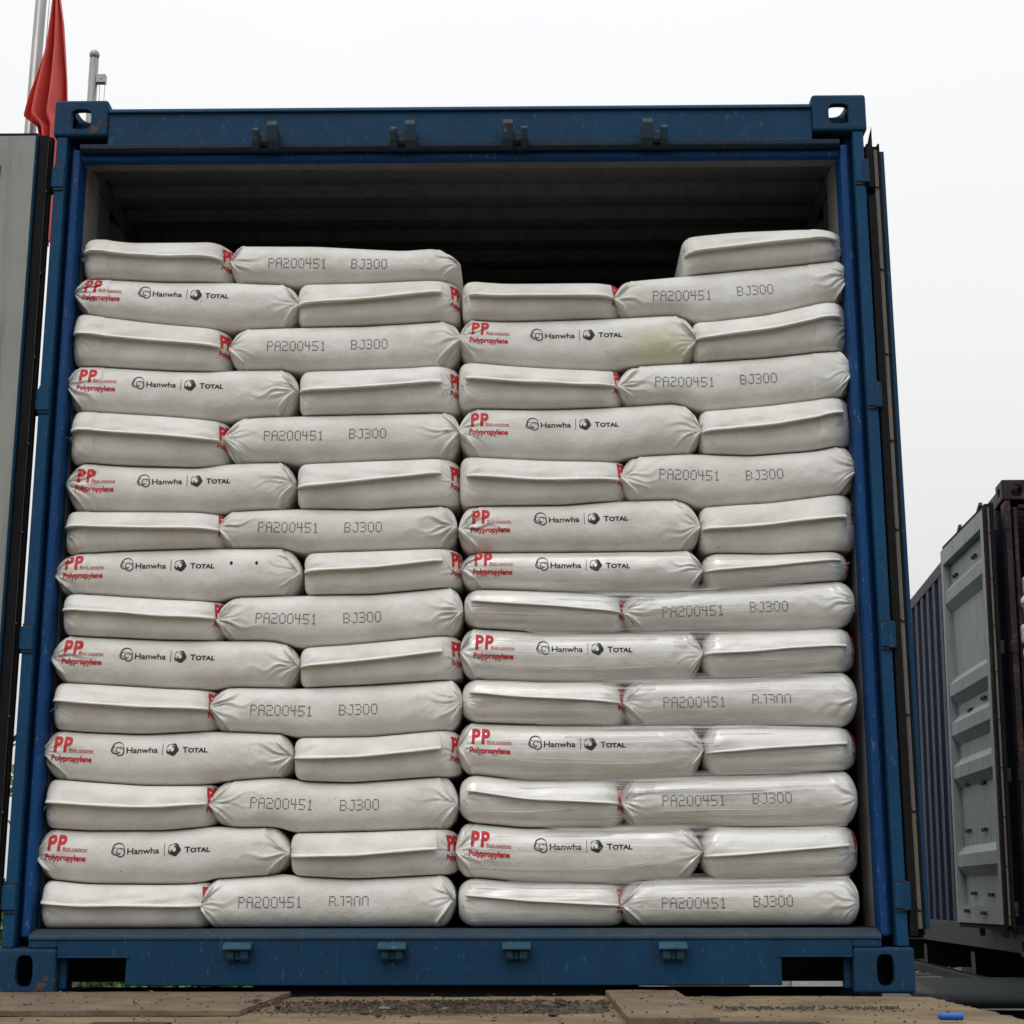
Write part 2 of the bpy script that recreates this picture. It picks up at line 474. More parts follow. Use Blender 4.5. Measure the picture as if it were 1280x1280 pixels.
def corrugated(name, a0, a1, pitch, depth, base, sgn, h0, h1, axis, mats, parent, thick=0.003, sw=0.25):
    """trapezoid-corrugated sheet. axis 'side': runs along y at x=base; 'roof': runs along y at z=base, extruded in x; 'front': along x at y=base; 'ribs': runs along z at y=base"""
    pts = []
    n = max(1, int(round((a1-a0)/pitch))); p = (a1-a0)/n
    for i in range(n):
        s = a0+i*p
        pts += [(s, 0), (s+p*0.42, 0), (s+p*0.50, depth), (s+p*0.92, depth)] if axis == 'side' else [(s, 0), (s+p*0.275, 0), (s+p*0.44, depth), (s+p*0.85, depth)]
    pts.append((a1, 0))
    vs = []; fs = []; mi = []
    def P(a, d, h):
        q = base+sgn*d
        return {'side': (q, a, h), 'roof': (h, a, q), 'front': (a, q, h), 'ribs': (h, q, a)}[axis]
    m = len(pts)
    for off in (0, thick):
        for h in (h0, h1):
            vs += [P(a, d-off, h) for a, d in pts]
    for i in range(m-1):
        fs.append((i, i+1, m+i+1, m+i)); mi.append(0)
        fs.append((2*m+i, 3*m+i, 3*m+i+1, 2*m+i+1)); mi.append(1)
        fs.append((i, 2*m+i, 2*m+i+1, i+1)); mi.append(0)
        fs.append((m+i, m+i+1, 3*m+i+1, 3*m+i)); mi.append(0)
    return obj(name, vs, fs, mats, parent, midx=mi)

def door_leaf(parent, pivot, s, rot, w, z0, z1, mo, mi_, hinge_z, label=None, ribs=(0.36, 0.88, 1.14, 1.38, 1.96), bolts=False):
    """door leaf; local x from the hinge (times s), y=0 outer face, y=0.054 inner face. Parts: door > panel, gasket, retainer_strip, lock_rod, hinge"""
    H = z1-z0
    T = 0.058
    gt = 0.013 if z1 > 2.45 else 0.030
    X0 = 0.037
    def bx(mb, x0, x1, y0, y1, za, zb, m=0):
        a, b = sorted((s*x0, s*x1)); return mb.box(a, b, y0, y1, za, zb, m)
    f = MB()
    fw = 0.062 if bolts else 0.100
    bx(f, X0, X0+fw, 0, T-0.003, z0, z1); bx(f, w-fw, w, 0, T-0.003, z0, z1)
    bx(f, X0+fw, w-fw, 0, T-0.003, z0, z0+0.10); bx(f, X0+fw, w-fw, 0, T-0.003, z1-0.10, z1)
    if s < 0: bx(f, 0.012, X0-0.0005, 0.0425, T-0.003, z0, z1)
    d = f.build('door', [mo], parent, bevel=0.003)
    d.location = pivot; d.rotation_euler = (0, 0, rot)
    if label: d['label'] = label
    # inner lining: pale painted face plates over the frame and the ribbed sheet between
    q = MB()
    bx(q, X0+0.004, X0+fw, T-0.0025, T, z0+0.004, z1-0.004); bx(q, w-fw, w-0.004, T-0.0025, T, z0+0.004, z1-0.004)
    bx(q, X0+fw, w-fw, T-0.0025, T, z0+0.004, z0+0.10); bx(q, X0+fw, w-fw, T-0.0025, T, z1-0.10, z1-0.004)
    za, zb = z0+0.10, z1-0.10
    bx(q, X0+fw, X0+fw+0.002, 0.004, T-0.003, za, zb); bx(q, w-fw-0.002, w-fw, 0.004, T-0.003, za, zb)
    bx(q, X0+fw+0.0025, w-fw-0.0025, 0.004, T-0.003, za, za+0.002); bx(q, X0+fw+0.0025, w-fw-0.0025, 0.004, T-0.003, zb-0.002, zb)
    xa, xb = sorted((s*(X0+fw+0.002), s*(w-fw-0.002)))
    rec = 0.046
    prof = [(T-rec, za)]
    for zc in ribs:
        zc += z0
        prof += [(T-rec, zc-0.095), (T-0.006, zc-0.035), (T-0.006, zc+0.035), (T-rec, zc+0.085)]
    prof.append((T-rec, zb))
    vs = []; fs = []
    m_ = len(prof)
    for off in (0, 0.003):
        for x in (xa, xb):
            vs += [(x, y-off, z) for y, z in prof]
    for i in range(m_-1):
        fs += [(i, i+1, m_+i+1, m_+i), (2*m_+i, 3*m_+i, 3*m_+i+1, 2*m_+i+1)]
    q.add(vs, fs)
    pn = q.build('panel', [mi_], d)
    if bolts:
        for k, (u, z) in enumerate([(0.35, z1-0.19), (0.8, z1-0.20), (0.4, z0+0.78), (0.75, z0+0.80), (0.42, z0+0.52), (0.78, z0+0.53), (0.35, z0+0.16), (0.72, z0+0.17), (0.35, z0+0.06), (0.72, z0+0.07), (0.3, z0+1.25), (0.6, z0+1.22)]):
            x = s*(X0+u*(w-X0))
            for dx in (-0.03, 0.03):
                yb = T-0.046 if z < z1-0.1 and z > z0+0.1 else T
                bb = MB(); bb.box(x+dx-0.009, x+dx+0.009, yb, yb+0.02, z-0.010, z+0.010); bb.build('bolt', [M['dark_steel']], d)
    g = MB()
    for (xa_, xb_) in ((0.0, X0-0.002), (w+0.002, w+0.02)):
        if xa_ == 0 and s < 0:
            bx(g, xa_, xb_, 0.000, 0.021, z0-0.02, 2.262); bx(g, xa_, xb_, 0.000, 0.019, 2.290, z1+0.02)
        else: bx(g, xa_, xb_, 0.000, 0.021, z0-0.02, z1+gt-0.002)
        if xa_ == 0: bx(g, 0.008, X0-0.002, 0.0355, 0.0420, z0-0.015, z1+gt-0.006)
        else: bx(g, xa_, xb_-0.01, 0.0355, 0.0420, z0-0.015, z1+gt-0.006)
    bx(g, X0+0.003, w+0.0, 0.002, 0.044, z1+0.001, z1+gt)
    bx(g, X0+0.003, w+0.0, 0.002, 0.044, z0-0.024, z0-0.001)
    g.build('gasket', [M['rubber']], d, bevel=0.003)
    # torn rubber lip at the top of the hinge side
    tl = MB()
    sh = [(0.001, z1-0.10), (0.001, z1+0.0), (0.010, z1+0.040), (0.0195, z1+0.075), (0.0185, z1-0.08)] if s < 0 else [(0.001, z1-0.10), (0.001, z1), (0.004, z1+0.008), (0.010, z1+0.004), (0.014, z1-0.08)]
    tl.add([(s*0.002, y, z) for y, z in sh]+[(s*0.006, y, z) for y, z in sh],
           [(0, 1, 2, 3, 4), (9, 8, 7, 6, 5)]+[(i, 5+i, 5+(i+1) % 5, (i+1) % 5) for i in range(5)])
    tl.build('torn_gasket', [M['rubber']], d)
    r_ = MB()
    bx(r_, X0-0.026, X0-0.003, 0.0235, 0.0345, z0, z1+0.004)
    rs = r_.build('retainer_strip', [M['galv']], d)
    z = z0+0.05
    while z < z1-0.03:
        v = MB(); v.ball((s*(X0-0.027), 0.029, z), 0.0055, 8, 6)
        v.build('rivet', [M['rivet']], rs, smooth=True); z += 0.26 if H > 2 else 0.3
    for hz in hinge_z:
        h = MB()
        h.tube([(s*0.004, -0.006, hz-0.037), (s*0.004, -0.006, hz+0.037)], 0.013, 12)
        bx(h, 0.0, 0.16, -0.012, -0.001, hz-0.035, hz+0.035)
        h.build('hinge', [mo], d, bevel=0.002)
    for u in (0.30, 0.78):
        l = MB(); x = s*w*u
        l.tube([(x, -0.03, z0-0.07), (x, -0.03, z1+0.05)], 0.017, 10)
        for zz in (0.2, 0.75, 1.3, 1.9): l.box(x-0.035, x+0.035, -0.05, -0.001, z0+zz, z0+zz+0.05)
        l.box(min(x, x+s*0.32), max(x, x+s*0.32), -0.058, -0.044, z0+0.86, z0+0.895)
        l.build('lock_rod', [M['galv']], d)
    return d

def container(name, label, group, loc, rz, mats, left_rot, right_rot, hinge_z, left_label=None, right_label=None, length=6.058, bolts=False, side_trim=False, lz1=2.438):
    """rear end at y=0, centred on x=0, underside at z=0"""
    c = tag(empty(name, loc, rz), label, 'container', group)
    body, post, trim, cast, inner, dinner, side = mats
    W, H, L = 1.219, 2.591, length
    for sx in (-1, 1):
        for sy, y in ((1, 0), (-1, L)):
            place_casting(c, -sx, sy, sx*W, y, H-0.118, False, cast)
            place_casting(c, -sx, sy, sx*W, y, 0, True, cast)
    # rear corner posts: inner tube, recessed channel, outer bar
    for sx in (-1, 1):
        def B(mb, x0, x1, *a):
            p, q = sorted((sx*x0, sx*x1)); return mb.box(p, q, *a)
        mb = MB()
        B(mb, 1.137, 1.160, 0.018, 0.10, 0.146, 2.437)
        B(mb, 1.160, 1.1755, 0.052, 0.10, 0.146, 2.471)
        mb.build('corner_post', [post], c, bevel=0.006)
        mb = MB()
        B(mb, 1.1755, 1.207, 0.004, 0.11, 0.120, 2.471)
        mb.build('post_bar', [trim], c, bevel=0.003)
        mb = MB()
        B(mb, 1.1375, 1.141, 0.10, 0.24, 0.170, 2.43)
        mb.build('post_lining', [inner], c)
        mb = MB()
        B(mb, 1.09, 1.212, L-0.16, L-0.002, 0.120, 2.471)
        mb.build('corner_post', [post], c, bevel=0.006)
        for hz in hinge_z:
            mb = MB()
            B(mb, 1.1765, 1.2100, -0.004, 0.0035, hz-0.034, hz+0.034)
            B(mb, 1.2080, 1.2150, -0.002, 0.026, hz-0.032, hz+0.032)
            mb.build('hinge_lug', [trim], c, bevel=0.0035)
            mb = MB()
            B(mb, 1.1758, 1.2075, -0.0005, 0.0035, hz-0.0405, hz-0.0350); mb.build('hinge_gap', [M['dark_steel']], c)
            mb = MB(); B(mb, 1.1758, 1.2075, -0.0005, 0.0035, hz+0.0350, hz+0.0405); mb.build('hinge_gap', [M['dark_steel']], c)
    # header
    mb = MB()
    mb.box(-1.056, 1.056, 0.010, 0.06, 2.446, 2.560)
    mb.prism([(0.002, 2.555), (0.012, 2.566), (0.12, 2.566), (0.12, 2.5605), (0.002, 2.5605-0.012)], -1.056, 1.056, 'x')
    mb.build('header', [body], c, bevel=0.003)
    mb = MB()
    mb.prism([(0.000, 2.430), (0.000, 2.4455), (0.06, 2.4455), (0.06, 2.425), (0.012, 2.425)], -1.135, 1.135, 'x')
    mb.build('header_lip', [M['blue_dk'] if body is M['blue'] else body], c, bevel=0.002)
    mb = MB()
    mb.prism([(0.034, 2.404), (0.028, 2.408), (0.030, 2.4245), (0.060, 2.4245), (0.060, 2.404)], -1.1365, 1.1365, 'x')
    mb.build('header_channel', [post], c, bevel=0.003)
    mb = MB(); mb.box(-1.14, 1.14, 0.0605, 0.105, 2.4065, 2.4105); mb.prism([(0.105, 2.4065), (0.105, 2.4105), (0.150, 2.503), (0.154, 2.503)], -1.14, 1.14, 'x')
    mb.build('header_lining', [M['ceiling']], c)
    # lock keepers
    for i, x in enumerate((-0.573, -0.163, 0.167, 0.581)):
        s_ = 1 if x < 0 else -1
        mb = MB()
        lug = lambda x0, x1, h: mb.prism([(-0.040, 2.432), (-0.052, 2.432+h*0.7), (-0.040, 2.432+h), (-0.022, 2.432+h*0.8), (0.0095, 2.432+h*0.72), (0.0095, 2.425), (-0.02, 2.418)], x0, x1, 'x')
        lug(x+s_*0.020-0.0155, x+s_*0.020+0.0155, 0.066)
        lug(x-s_*0.029-0.010, x-s_*0.029+0.010, 0.044)
        mb.box(x-0.030, x+0.030, -0.010, 0.0095, 2.44, 2.474)
        mb.box(x-0.037, x+0.037, -0.022, 0.0095, 2.436, 2.449)
        mb.build('lock_keeper', [M['keeper_hi'] if body is M['blue'] else body], c, bevel=0.003)
        mb = MB()
        mb.prism([(0.0015, 0.134), (-0.012, 0.131), (-0.034, 0.120), (-0.034, 0.113), (0.0015, 0.113)], x-0.038, x+0.038, 'x')
        mb.prism([(0.0015, 0.1125), (-0.022, 0.1125), (-0.020, 0.092), (-0.010, 0.084), (0.0015, 0.084)], x-0.028, x-0.008, 'x')
        mb.prism([(0.0015, 0.1125), (-0.022, 0.1125), (-0.020, 0.092), (-0.010, 0.084), (0.0015, 0.084)], x+0.008, x+0.028, 'x')
        mb.box(x-0.0079, x+0.0079, -0.012, 0.0015, 0.088, 0.1125)
        mb.build('lock_keeper', [M['keeper_lo'] if body is M['blue'] else body], c, bevel=0.003)
    # sill: sloping threshold, web with pocket openings
    mb = MB()
    mb.prism([(-0.001, 0.1405), (-0.001, 0.146), (0.007, 0.152), (0.050, 0.167), (0.14, 0.168), (0.14, 0.1405)], -1.1345, 1.1345, 'x')
    mb.build('threshold', [M['threshold'] if body is M['blue'] else body], c)
    mb = MB()
    mb.prism([(-1.056, 0.140), (-1.056, 0.098), (-0.885, 0.098), (-0.876, 0.095), (-0.871, 0.087), (-0.871, 0.0215), (0.868, 0.0215), (0.868, 0.087), (0.873, 0.095), (0.882, 0.098), (1.056, 0.098), (1.056, 0.140)][::-1], 0.002, 0.05, 'y')
    mb.box(-1.134, -1.0565, 0.002, 0.05, 0.1185, 0.140); mb.box(1.0565, 1.134, 0.002, 0.05, 0.1185, 0.140)
    mb.box(-1.056, -1.036, 0.03, 0.05, 0.012, 0.0975)
    mb.box(1.036, 1.056, 0.03, 0.05, 0.012, 0.0975)
    mb.build('sill', [body], c, bevel=0.003)
    for a, b in ((-1.054, -0.862), (0.859, 1.054)):
        mb = MB(); mb.box(a, b, -0.002, 0.012, 0.094, 0.0995); mb.build('pocket_rim', [trim], c)
    for i in range(9):
        mb = MB(); y = 0.22+i*(L-0.5)/8
        mb.box(-1.16, 1.16, y, y+0.045, 0.022, 0.145)
        mb.build('crossmember', [M['dark_steel']], c)
    mb = MB(); mb.box(-1.165, 1.165, 0.142, L-0.05, 0.147, 0.168)
    mb.build('floor_deck', [M['plywood']], c)
    for sx in (-1, 1):
        a, b = sorted((sx*1.170, sx*1.214))
        mb = MB(); mb.box(a, b, 0.18, L-0.18, 0.020, 0.165); mb.build('bottom_rail', [M['grey_rail'] if side_trim else body], c, bevel=0.003)
        mb = MB(); mb.box(a, b, 0.18, L-0.18, 2.475, 2.560); mb.build('top_rail', [M['grey_rail'] if side_trim else body], c, bevel=0.004)
        a, b = sorted((sx*1.1655, sx*1.1690)); mb = MB(); mb.box(a, b, 0.24, L-0.1, 2.45, 2.512); mb.build('wall_trim', [M['ceiling']], c)
        w_ = corrugated('side_wall', 0.112, L-0.162, 0.278, 0.034, sx*1.176, sx, 0.165, 2.475, 'side', [side, inner], c)
    corrugated('roof', 0.155, L-0.10, 0.19, 0.030, 2.512, 1, -1.170, 1.170, 'roof', [body, M['ceiling']], c)
    mb = MB(); mb.box(-1.170, 1.170, 0.061, 0.1545, 2.512, 2.545); mb.build('roof_plate', [body], c)
    corrugated('front_wall', -1.165, 1.165, 0.25, 0.04, L-0.06, 1, 0.168, 2.51, 'front', [side, inner], c)
    mb = MB(); mb.box(-1.056, 1.056, L-0.06, L-0.005, 2.475, 2.56); mb.build('front_rail', [body], c)
    mb = MB(); mb.box(-1.056, 1.056, L-0.06, L-0.005, 0.02, 0.165); mb.build('front_rail', [body], c)
    door_leaf(c, (-1.192-0.0, 0.0, 0) if left_rot > 2.5 else (-1.262, 0.03, 0), 1, left_rot, 1.19, 0.165, lz1, body, dinner, hinge_z, left_label, bolts=bolts)
    door_leaf(c, (1.212, 0.0, 0), -1, right_rot, 1.19, 0.165, 2.41, body, dinner, hinge_z, right_label)
    return c

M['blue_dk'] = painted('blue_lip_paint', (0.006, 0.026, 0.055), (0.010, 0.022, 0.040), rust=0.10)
M['keeper_hi'] = painted('keeper_paint_dark', (0.030, 0.060, 0.085), (0.016, 0.030, 0.045), rust=0.14, scratch=0.9)
M['keeper_lo'] = painted('keeper_paint_worn', (0.035, 0.105, 0.16), (0.018, 0.06, 0.10), rust=0.12, scratch=1.0)
M['threshold'] = painted('threshold_worn', (0.045, 0.065, 0.080), (0.018, 0.050, 0.085), rust=0.14, edge=(0.10, 0.075, 0.06), scratch=0.8, rough=0.55)
HZ = (2.340, 1.647, 0.953, 0.250)
blue = container('shipping_container', 'big blue container standing open, packed with white sacks', None, (0, 0, 0), 0,
                 (M['blue'], M['blue_post'], M['blue_light'], M['casting'], M['inner'], M['door_inner'], M['blue']),
                 R(180), R(-90), HZ, 'left door swung wide open showing its pale grey inside', 'right door folded back along the container side', lz1=2.464)
# the left leaf hangs a little outside the post
for ch in blue.children:
    if ch.name.startswith('door') and ch.get('label', '').startswith('left'):
        ch.location.x = -1.2195; ch.location.y = 0.030
far = container('shipping_container', 'dark maroon container with navy sides standing behind on the right, one door folded back', None,
                (2.84-0.040+1.219*math.cos(R(4.6)), 4.4-1.219*math.sin(R(4.6)), -0.078), -R(4.6),
                (M['maroon'], M['maroon'], M['maroon'], M['maroon'], M['inner'], M['pale_grey'], M['navy']),
                R(92.3), R(-90), HZ, 'pale grey ribbed door folded back along the navy side', None, bolts=True, side_trim=True)

far.rotation_euler = (0, R(1.0), -R(4.6))
for k, (yy, hh) in enumerate(((0.75, 0.05), (1.45, 0.075))):
    mb = MB(); mb.prism([(yy, 2.5605), (yy+0.02, 2.5605+hh*0.6), (yy-0.05, 2.5605+hh), (yy-0.045, 2.5605+hh+0.02), (yy+0.05, 2.5605+hh*0.8), (yy+0.05, 2.5605)], -1.212, -1.192, 'x')
    mb.build('lashing_hook', [M['dark_steel']], far)

# ------------------------------------------------------------------ printing templates (flat, metres, origin at left of baseline)
def text_mesh(s, size, bold=0.0, xs=1.0, maxe=0.006):
    cu = bpy.data.curves.new('t', 'FONT'); cu.body = s; cu.size = size; cu.offset = bold; cu.resolution_u = 3
    o = bpy.data.objects.new('t', cu); COL.objects.link(o)
    dg = bpy.context.evaluated_depsgraph_get(); dg.update()
    me = bpy.data.meshes.new_from_object(o.evaluated_get(dg), depsgraph=dg)
    bm = bmesh.new(); bm.from_mesh(me)
    bmesh.ops.triangulate(bm, faces=bm.faces)
    for _ in range(4):
        es = [e for e in bm.edges if e.calc_length()*1.0 > maxe]
        if not es: break
        bmesh.ops.subdivide_edges(bm, edges=es, cuts=1)
        bmesh.ops.triangulate(bm, faces=bm.faces)
    vs = [(v.co.x*xs, v.co.y) for v in bm.verts]; bm.verts.index_update()
    fs = [tuple(v.index for v in f.verts) for f in bm.faces]
    bm.free(); bpy.data.meshes.remove(me); bpy.data.objects.remove(o); bpy.data.curves.remove(cu)
    x0 = min(v[0] for v in vs)
    return [(x-x0, y) for x, y in vs], fs

class T2:
    def __init__(s): s.v = []; s.f = []
    def add(s, vs, fs, dx=0, dy=0, k=1.0):
        n = len(s.v); s.v += [(x*k+dx, y*k+dy) for x, y in vs]; s.f += [tuple(i+n for i in f) for f in fs]
    def text(s, t, size, x, y, bold=0.0, width=None, maxe=0.006):
        vs, fs = text_mesh(t, size, bold, 1.0, maxe)
        w_ = max(v[0] for v in vs)
        k = width/w_ if width else 1.0
        s.add([(a*k, b) for a, b in vs], fs, x, y)
        return x+w_*k
    def rect(s, x0, x1, y0, y1, nx=1, ny=1):
        vs = [(x0+(x1-x0)*i/nx, y0+(y1-y0)*j/ny) for j in range(ny+1) for i in range(nx+1)]
        s.add(vs, [(j*(nx+1)+i, j*(nx+1)+i+1, (j+1)*(nx+1)+i+1, (j+1)*(nx+1)+i) for j in range(ny) for i in range(nx)])
    def stroke(s, pts, wd):
        n = len(pts); vs = []
        for i, (x, y) in enumerate(pts):
            a = pts[max(0, i-1)]; b = pts[min(n-1, i+1)]
            dx, dy = b[0]-a[0], b[1]-a[1]; l = math.hypot(dx, dy) or 1
            w_ = (wd(i/(n-1)) if callable(wd) else wd)/2
            vs += [(x-dy/l*w_, y+dx/l*w_), (x+dy/l*w_, y-dx/l*w_)]
        s.add(vs, [(2*i, 2*i+1, 2*i+3, 2*i+2) for i in range(n-1)])

def arc(cx, cy, rx, ry, a0, a1, n=22):
    return [(cx+rx*math.cos(R(a0+(a1-a0)*i/n)), cy+ry*math.sin(R(a0+(a1-a0)*i/n))) for i in range(n+1)]

LOGO = T2()
# three interlocking rings
taper = lambda a, b: (lambda t: a+(b-a)*math.sin(math.pi*t))
LOGO.stroke(arc(0.0190, 0.0085, 0.0158, 0.0150, 20, 235), taper(0.0012, 0.0036))
LOGO.stroke(arc(0.0190, 0.0085, 0.0158, 0.0150, -30, 22), taper(0.0010, 0.0022))
LOGO.stroke(arc(0.0135, 0.0020, 0.0130, 0.0098, 95, 330), taper(0.0012, 0.0032))
LOGO.stroke(arc(0.0245, -0.0015, 0.0110, 0.0115, -200, 100), taper(0.0012, 0.0032))
LOGO.stroke(arc(0.0205, 0.0030, 0.0068, 0.0068, 0, 300), taper(0.0010, 0.0022))
LOGO.text('Hanwha', 0.0225, 0.0425, -0.0065, 0.0004, width=0.087)
LOGO.rect(0.1425, 0.1440, -0.0145, 0.0195, 1, 6)
# dark globe crossed by a pale sweep
def globe(cx, cy, r):
    n = 40
    def outl(t): return r*(1.0+0.07*math.cos(5*t+0.5))
    for k in range(n):       # rim pieces leave the sweep open
        t0, t1 = 2*math.pi*k/n, 2*math.pi*(k+1)/n
        inner = lambda t: r*(0.60-0.33*math.cos(t+0.7)) if True else 0
        o0, o1, i0, i1 = outl(t0), outl(t1), inner(t0), inner(t1)
        LOGO.add([(cx+o0*math.cos(t0), cy+o0*math.sin(t0)), (cx+o1*math.cos(t1), cy+o1*math.sin(t1)),
                  (cx+i1*math.cos(t1), cy+i1*math.sin(t1)), (cx+i0*math.cos(t0), cy+i0*math.sin(t0))], [(0, 1, 2, 3)])
    LOGO.stroke(arc(cx+0.003, cy-0.002, r*0.62, r*0.42, 150, 330, 12), taper(0.001, 0.0052))
    LOGO.stroke(arc(cx-0.002, cy+0.003, r*0.45, r*0.40, -30, 100, 10), taper(0.001, 0.004))
globe(0.1700, 0.0020, 0.0168)
LOGO.text('T', 0.0215, 0.1985, -0.0065, 0.0007, width=0.0145)
LOGO.text('OTAL', 0.0170, 0.2135, -0.0065, 0.0007, width=0.0540)

PROD = T2()
PROD.text('P', 0.0560, 0.004, 0.0, 0.0026, width=0.0235)
PROD.text('P', 0.0560, 0.031, 0.0, 0.0026, width=0.0235)
PROD.text('Block copolymer', 0.0110, 0.047, 0.0014, 0.0001, width=0.068, maxe=0.008)
PROD.rect(0.046, 0.116, -0.0016, -0.0003, 10, 1)
PROD.text('Polypropylene', 0.0215, 0.0, -0.0260, 0.0009, width=0.112)

SIDEP = T2()   # the same print seen on the flank of the end-on sacks
SIDEP.text('PP', 0.0560, 0.002, 0.0, 0.0026, width=0.052)
SIDEP.text('Polypropylene', 0.0215, 0.0, -0.0260, 0.0010, width=0.112)

DOT = {'P': '11110 10001 10001 11110 10000 10000 10000', 'A': '01110 10001 10001 11111 10001 10001 10001',
       '2': '11110 00001 00001 01110 10000 10000 11111', '0': '01110 10001 10001 10001 10001 10001 01110',
       '4': '10010 10010 10010 11111 00010 00010 00010', '5': '11111 10000 10000 11110 00001 00001 11110',
       '1': '00100 01100 00100 00100 00100 00100 01110', 'B': '11110 10001 10001 11110 10001 10001 11110',
       'J': '00111 00001 00001 00001 00001 10001 01110', '3': '11110 00001 00001 01110 00001 00001 11110'}
def lot(txt, drop):
    t = T2(); p = 0.0044; rng = random.Random(5)
    def word(s, x, skip):
        for ch in s:
            for j, row in enumerate(DOT[ch].split()):
                if skip and j == 6: continue
                for i, c in enumerate(row):
                    if c == '1':
                        cx, cy = x+i*0.0037, -j*p; r = 0.00172
                        cx += rng.uniform(-1, 1)*0.0002; cy += rng.uniform(-1, 1)*0.0002
                        t.add([(cx+r*math.cos(a), cy+r*math.sin(a)) for a in [k*math.pi/3 for k in range(6)]], [(0, 1, 2, 3, 4, 5)])
            x += 0.0222
        return x
    word(txt, 0.0, drop)
    return t
LOT, GRADE, GRADE_WORN = lot('PA200451', False), lot('BJ300', False), lot('BJ300', True)

def decal(name, T, bvh, fn, dirv, mat, parent, off=0.0008, mind=0.15):
    """lay a flat template onto a sack's surface"""
    vs = []; ok = []
    for x, y in T.v:
        o = fn(x, y)
        h, n, i, d = bvh.ray_cast(Vector(o), Vector(dirv))
        if h is None or abs(n.dot(Vector(dirv))) < mind: vs.append((0, 0, 0)); ok.append(False)
        else:
            if n.dot(Vector(dirv)) > 0: n = -n
            vs.append(tuple(h+n*off)); ok.append(True)
    fs = [f for f in T.f if all(ok[i] for i in f)]
    if not fs: return None
    used = sorted({i for f in fs for i in f}); mp = {u: k for k, u in enumerate(used)}
    return obj(name, [vs[u] for u in used], [tuple(mp[i] for i in f) for f in fs], mat, parent)

# ------------------------------------------------------------------ the two stacks
SEAM_L=[
 [(-1.128,2.171),(-1.055,2.168),(-0.980,2.158),(-0.719,2.159),(-0.692,2.151),(-0.437,2.148),(-0.172,2.132),(-0.066,2.139),(-0.009,2.113)],
 [(-1.142,2.045),(-1.058,2.048),(-0.889,2.037),(-0.671,2.034),(-0.474,2.023),(-0.266,2.025),(-0.075,2.032)],
 [(-1.125,1.936),(-1.045,1.923),(-0.892,1.903),(-0.707,1.885),(-0.581,1.889),(-0.479,1.892),(-0.296,1.894),(-0.151,1.901),(-0.030,1.908)],
 [(-1.131,1.773),(-1.053,1.773),(-0.841,1.758),(-0.730,1.755),(-0.652,1.760),(-0.491,1.760),(-0.465,1.752),(-0.293,1.754),(-0.149,1.759),(-0.050,1.766)],
 [(-1.122,1.635),(-1.049,1.630),(-0.867,1.618),(-0.711,1.603),(-0.674,1.607),(-0.571,1.617),(-0.311,1.621),(-0.048,1.626)],
 [(-1.121,1.472),(-1.080,1.479),(-0.969,1.470),(-0.750,1.462),(-0.657,1.476),(-0.489,1.479),(-0.456,1.469),(-0.254,1.478),(-0.058,1.485)],
 [(-1.124,1.333),(-1.015,1.331),(-0.755,1.328),(-0.690,1.323),(-0.646,1.333),(-0.457,1.340),(-0.251,1.335),(-0.040,1.346)],
 [(-1.139,1.203),(-1.088,1.210),(-0.955,1.217),(-0.686,1.224),(-0.626,1.224),(-0.501,1.224),(-0.441,1.207),(-0.248,1.212),(-0.039,1.219)],
 [(-1.120,1.091),(-1.065,1.091),(-0.839,1.075),(-0.688,1.068),(-0.640,1.082),(-0.460,1.086),(-0.245,1.088),(-0.022,1.107)],
 [(-1.144,0.976),(-1.073,0.971),(-0.833,0.959),(-0.699,0.957),(-0.567,0.957),(-0.512,0.955),(-0.444,0.934),(-0.294,0.943),(-0.029,0.968)],
 [(-1.123,0.839),(-0.971,0.830),(-0.826,0.821),(-0.695,0.816),(-0.632,0.825),(-0.451,0.821),(-0.240,0.830),(-0.028,0.843)],
 [(-1.137,0.708),(-1.031,0.699),(-0.871,0.693),(-0.683,0.702),(-0.514,0.695),(-0.478,0.693),(-0.447,0.682),(-0.236,0.684),(-0.026,0.702)],
 [(-1.121,0.571),(-1.022,0.562),(-0.863,0.551),(-0.707,0.551),(-0.657,0.562),(-0.510,0.573),(-0.468,0.573),(-0.421,0.562),(-0.285,0.558),(-0.052,0.574)],
 [(-1.134,0.437),(-1.014,0.429),(-0.806,0.429),(-0.651,0.442),(-0.593,0.436),(-0.490,0.438),(-0.447,0.421),(-0.231,0.425),(-0.034,0.432)],
 [(-1.125,0.299),(-1.005,0.286),(-0.798,0.284),(-0.706,0.285),(-0.669,0.298),(-0.500,0.308),(-0.466,0.317),(-0.439,0.306),(-0.278,0.298),(-0.033,0.309)],
 [(-1.129,0.168),(-0.016,0.170)],
]
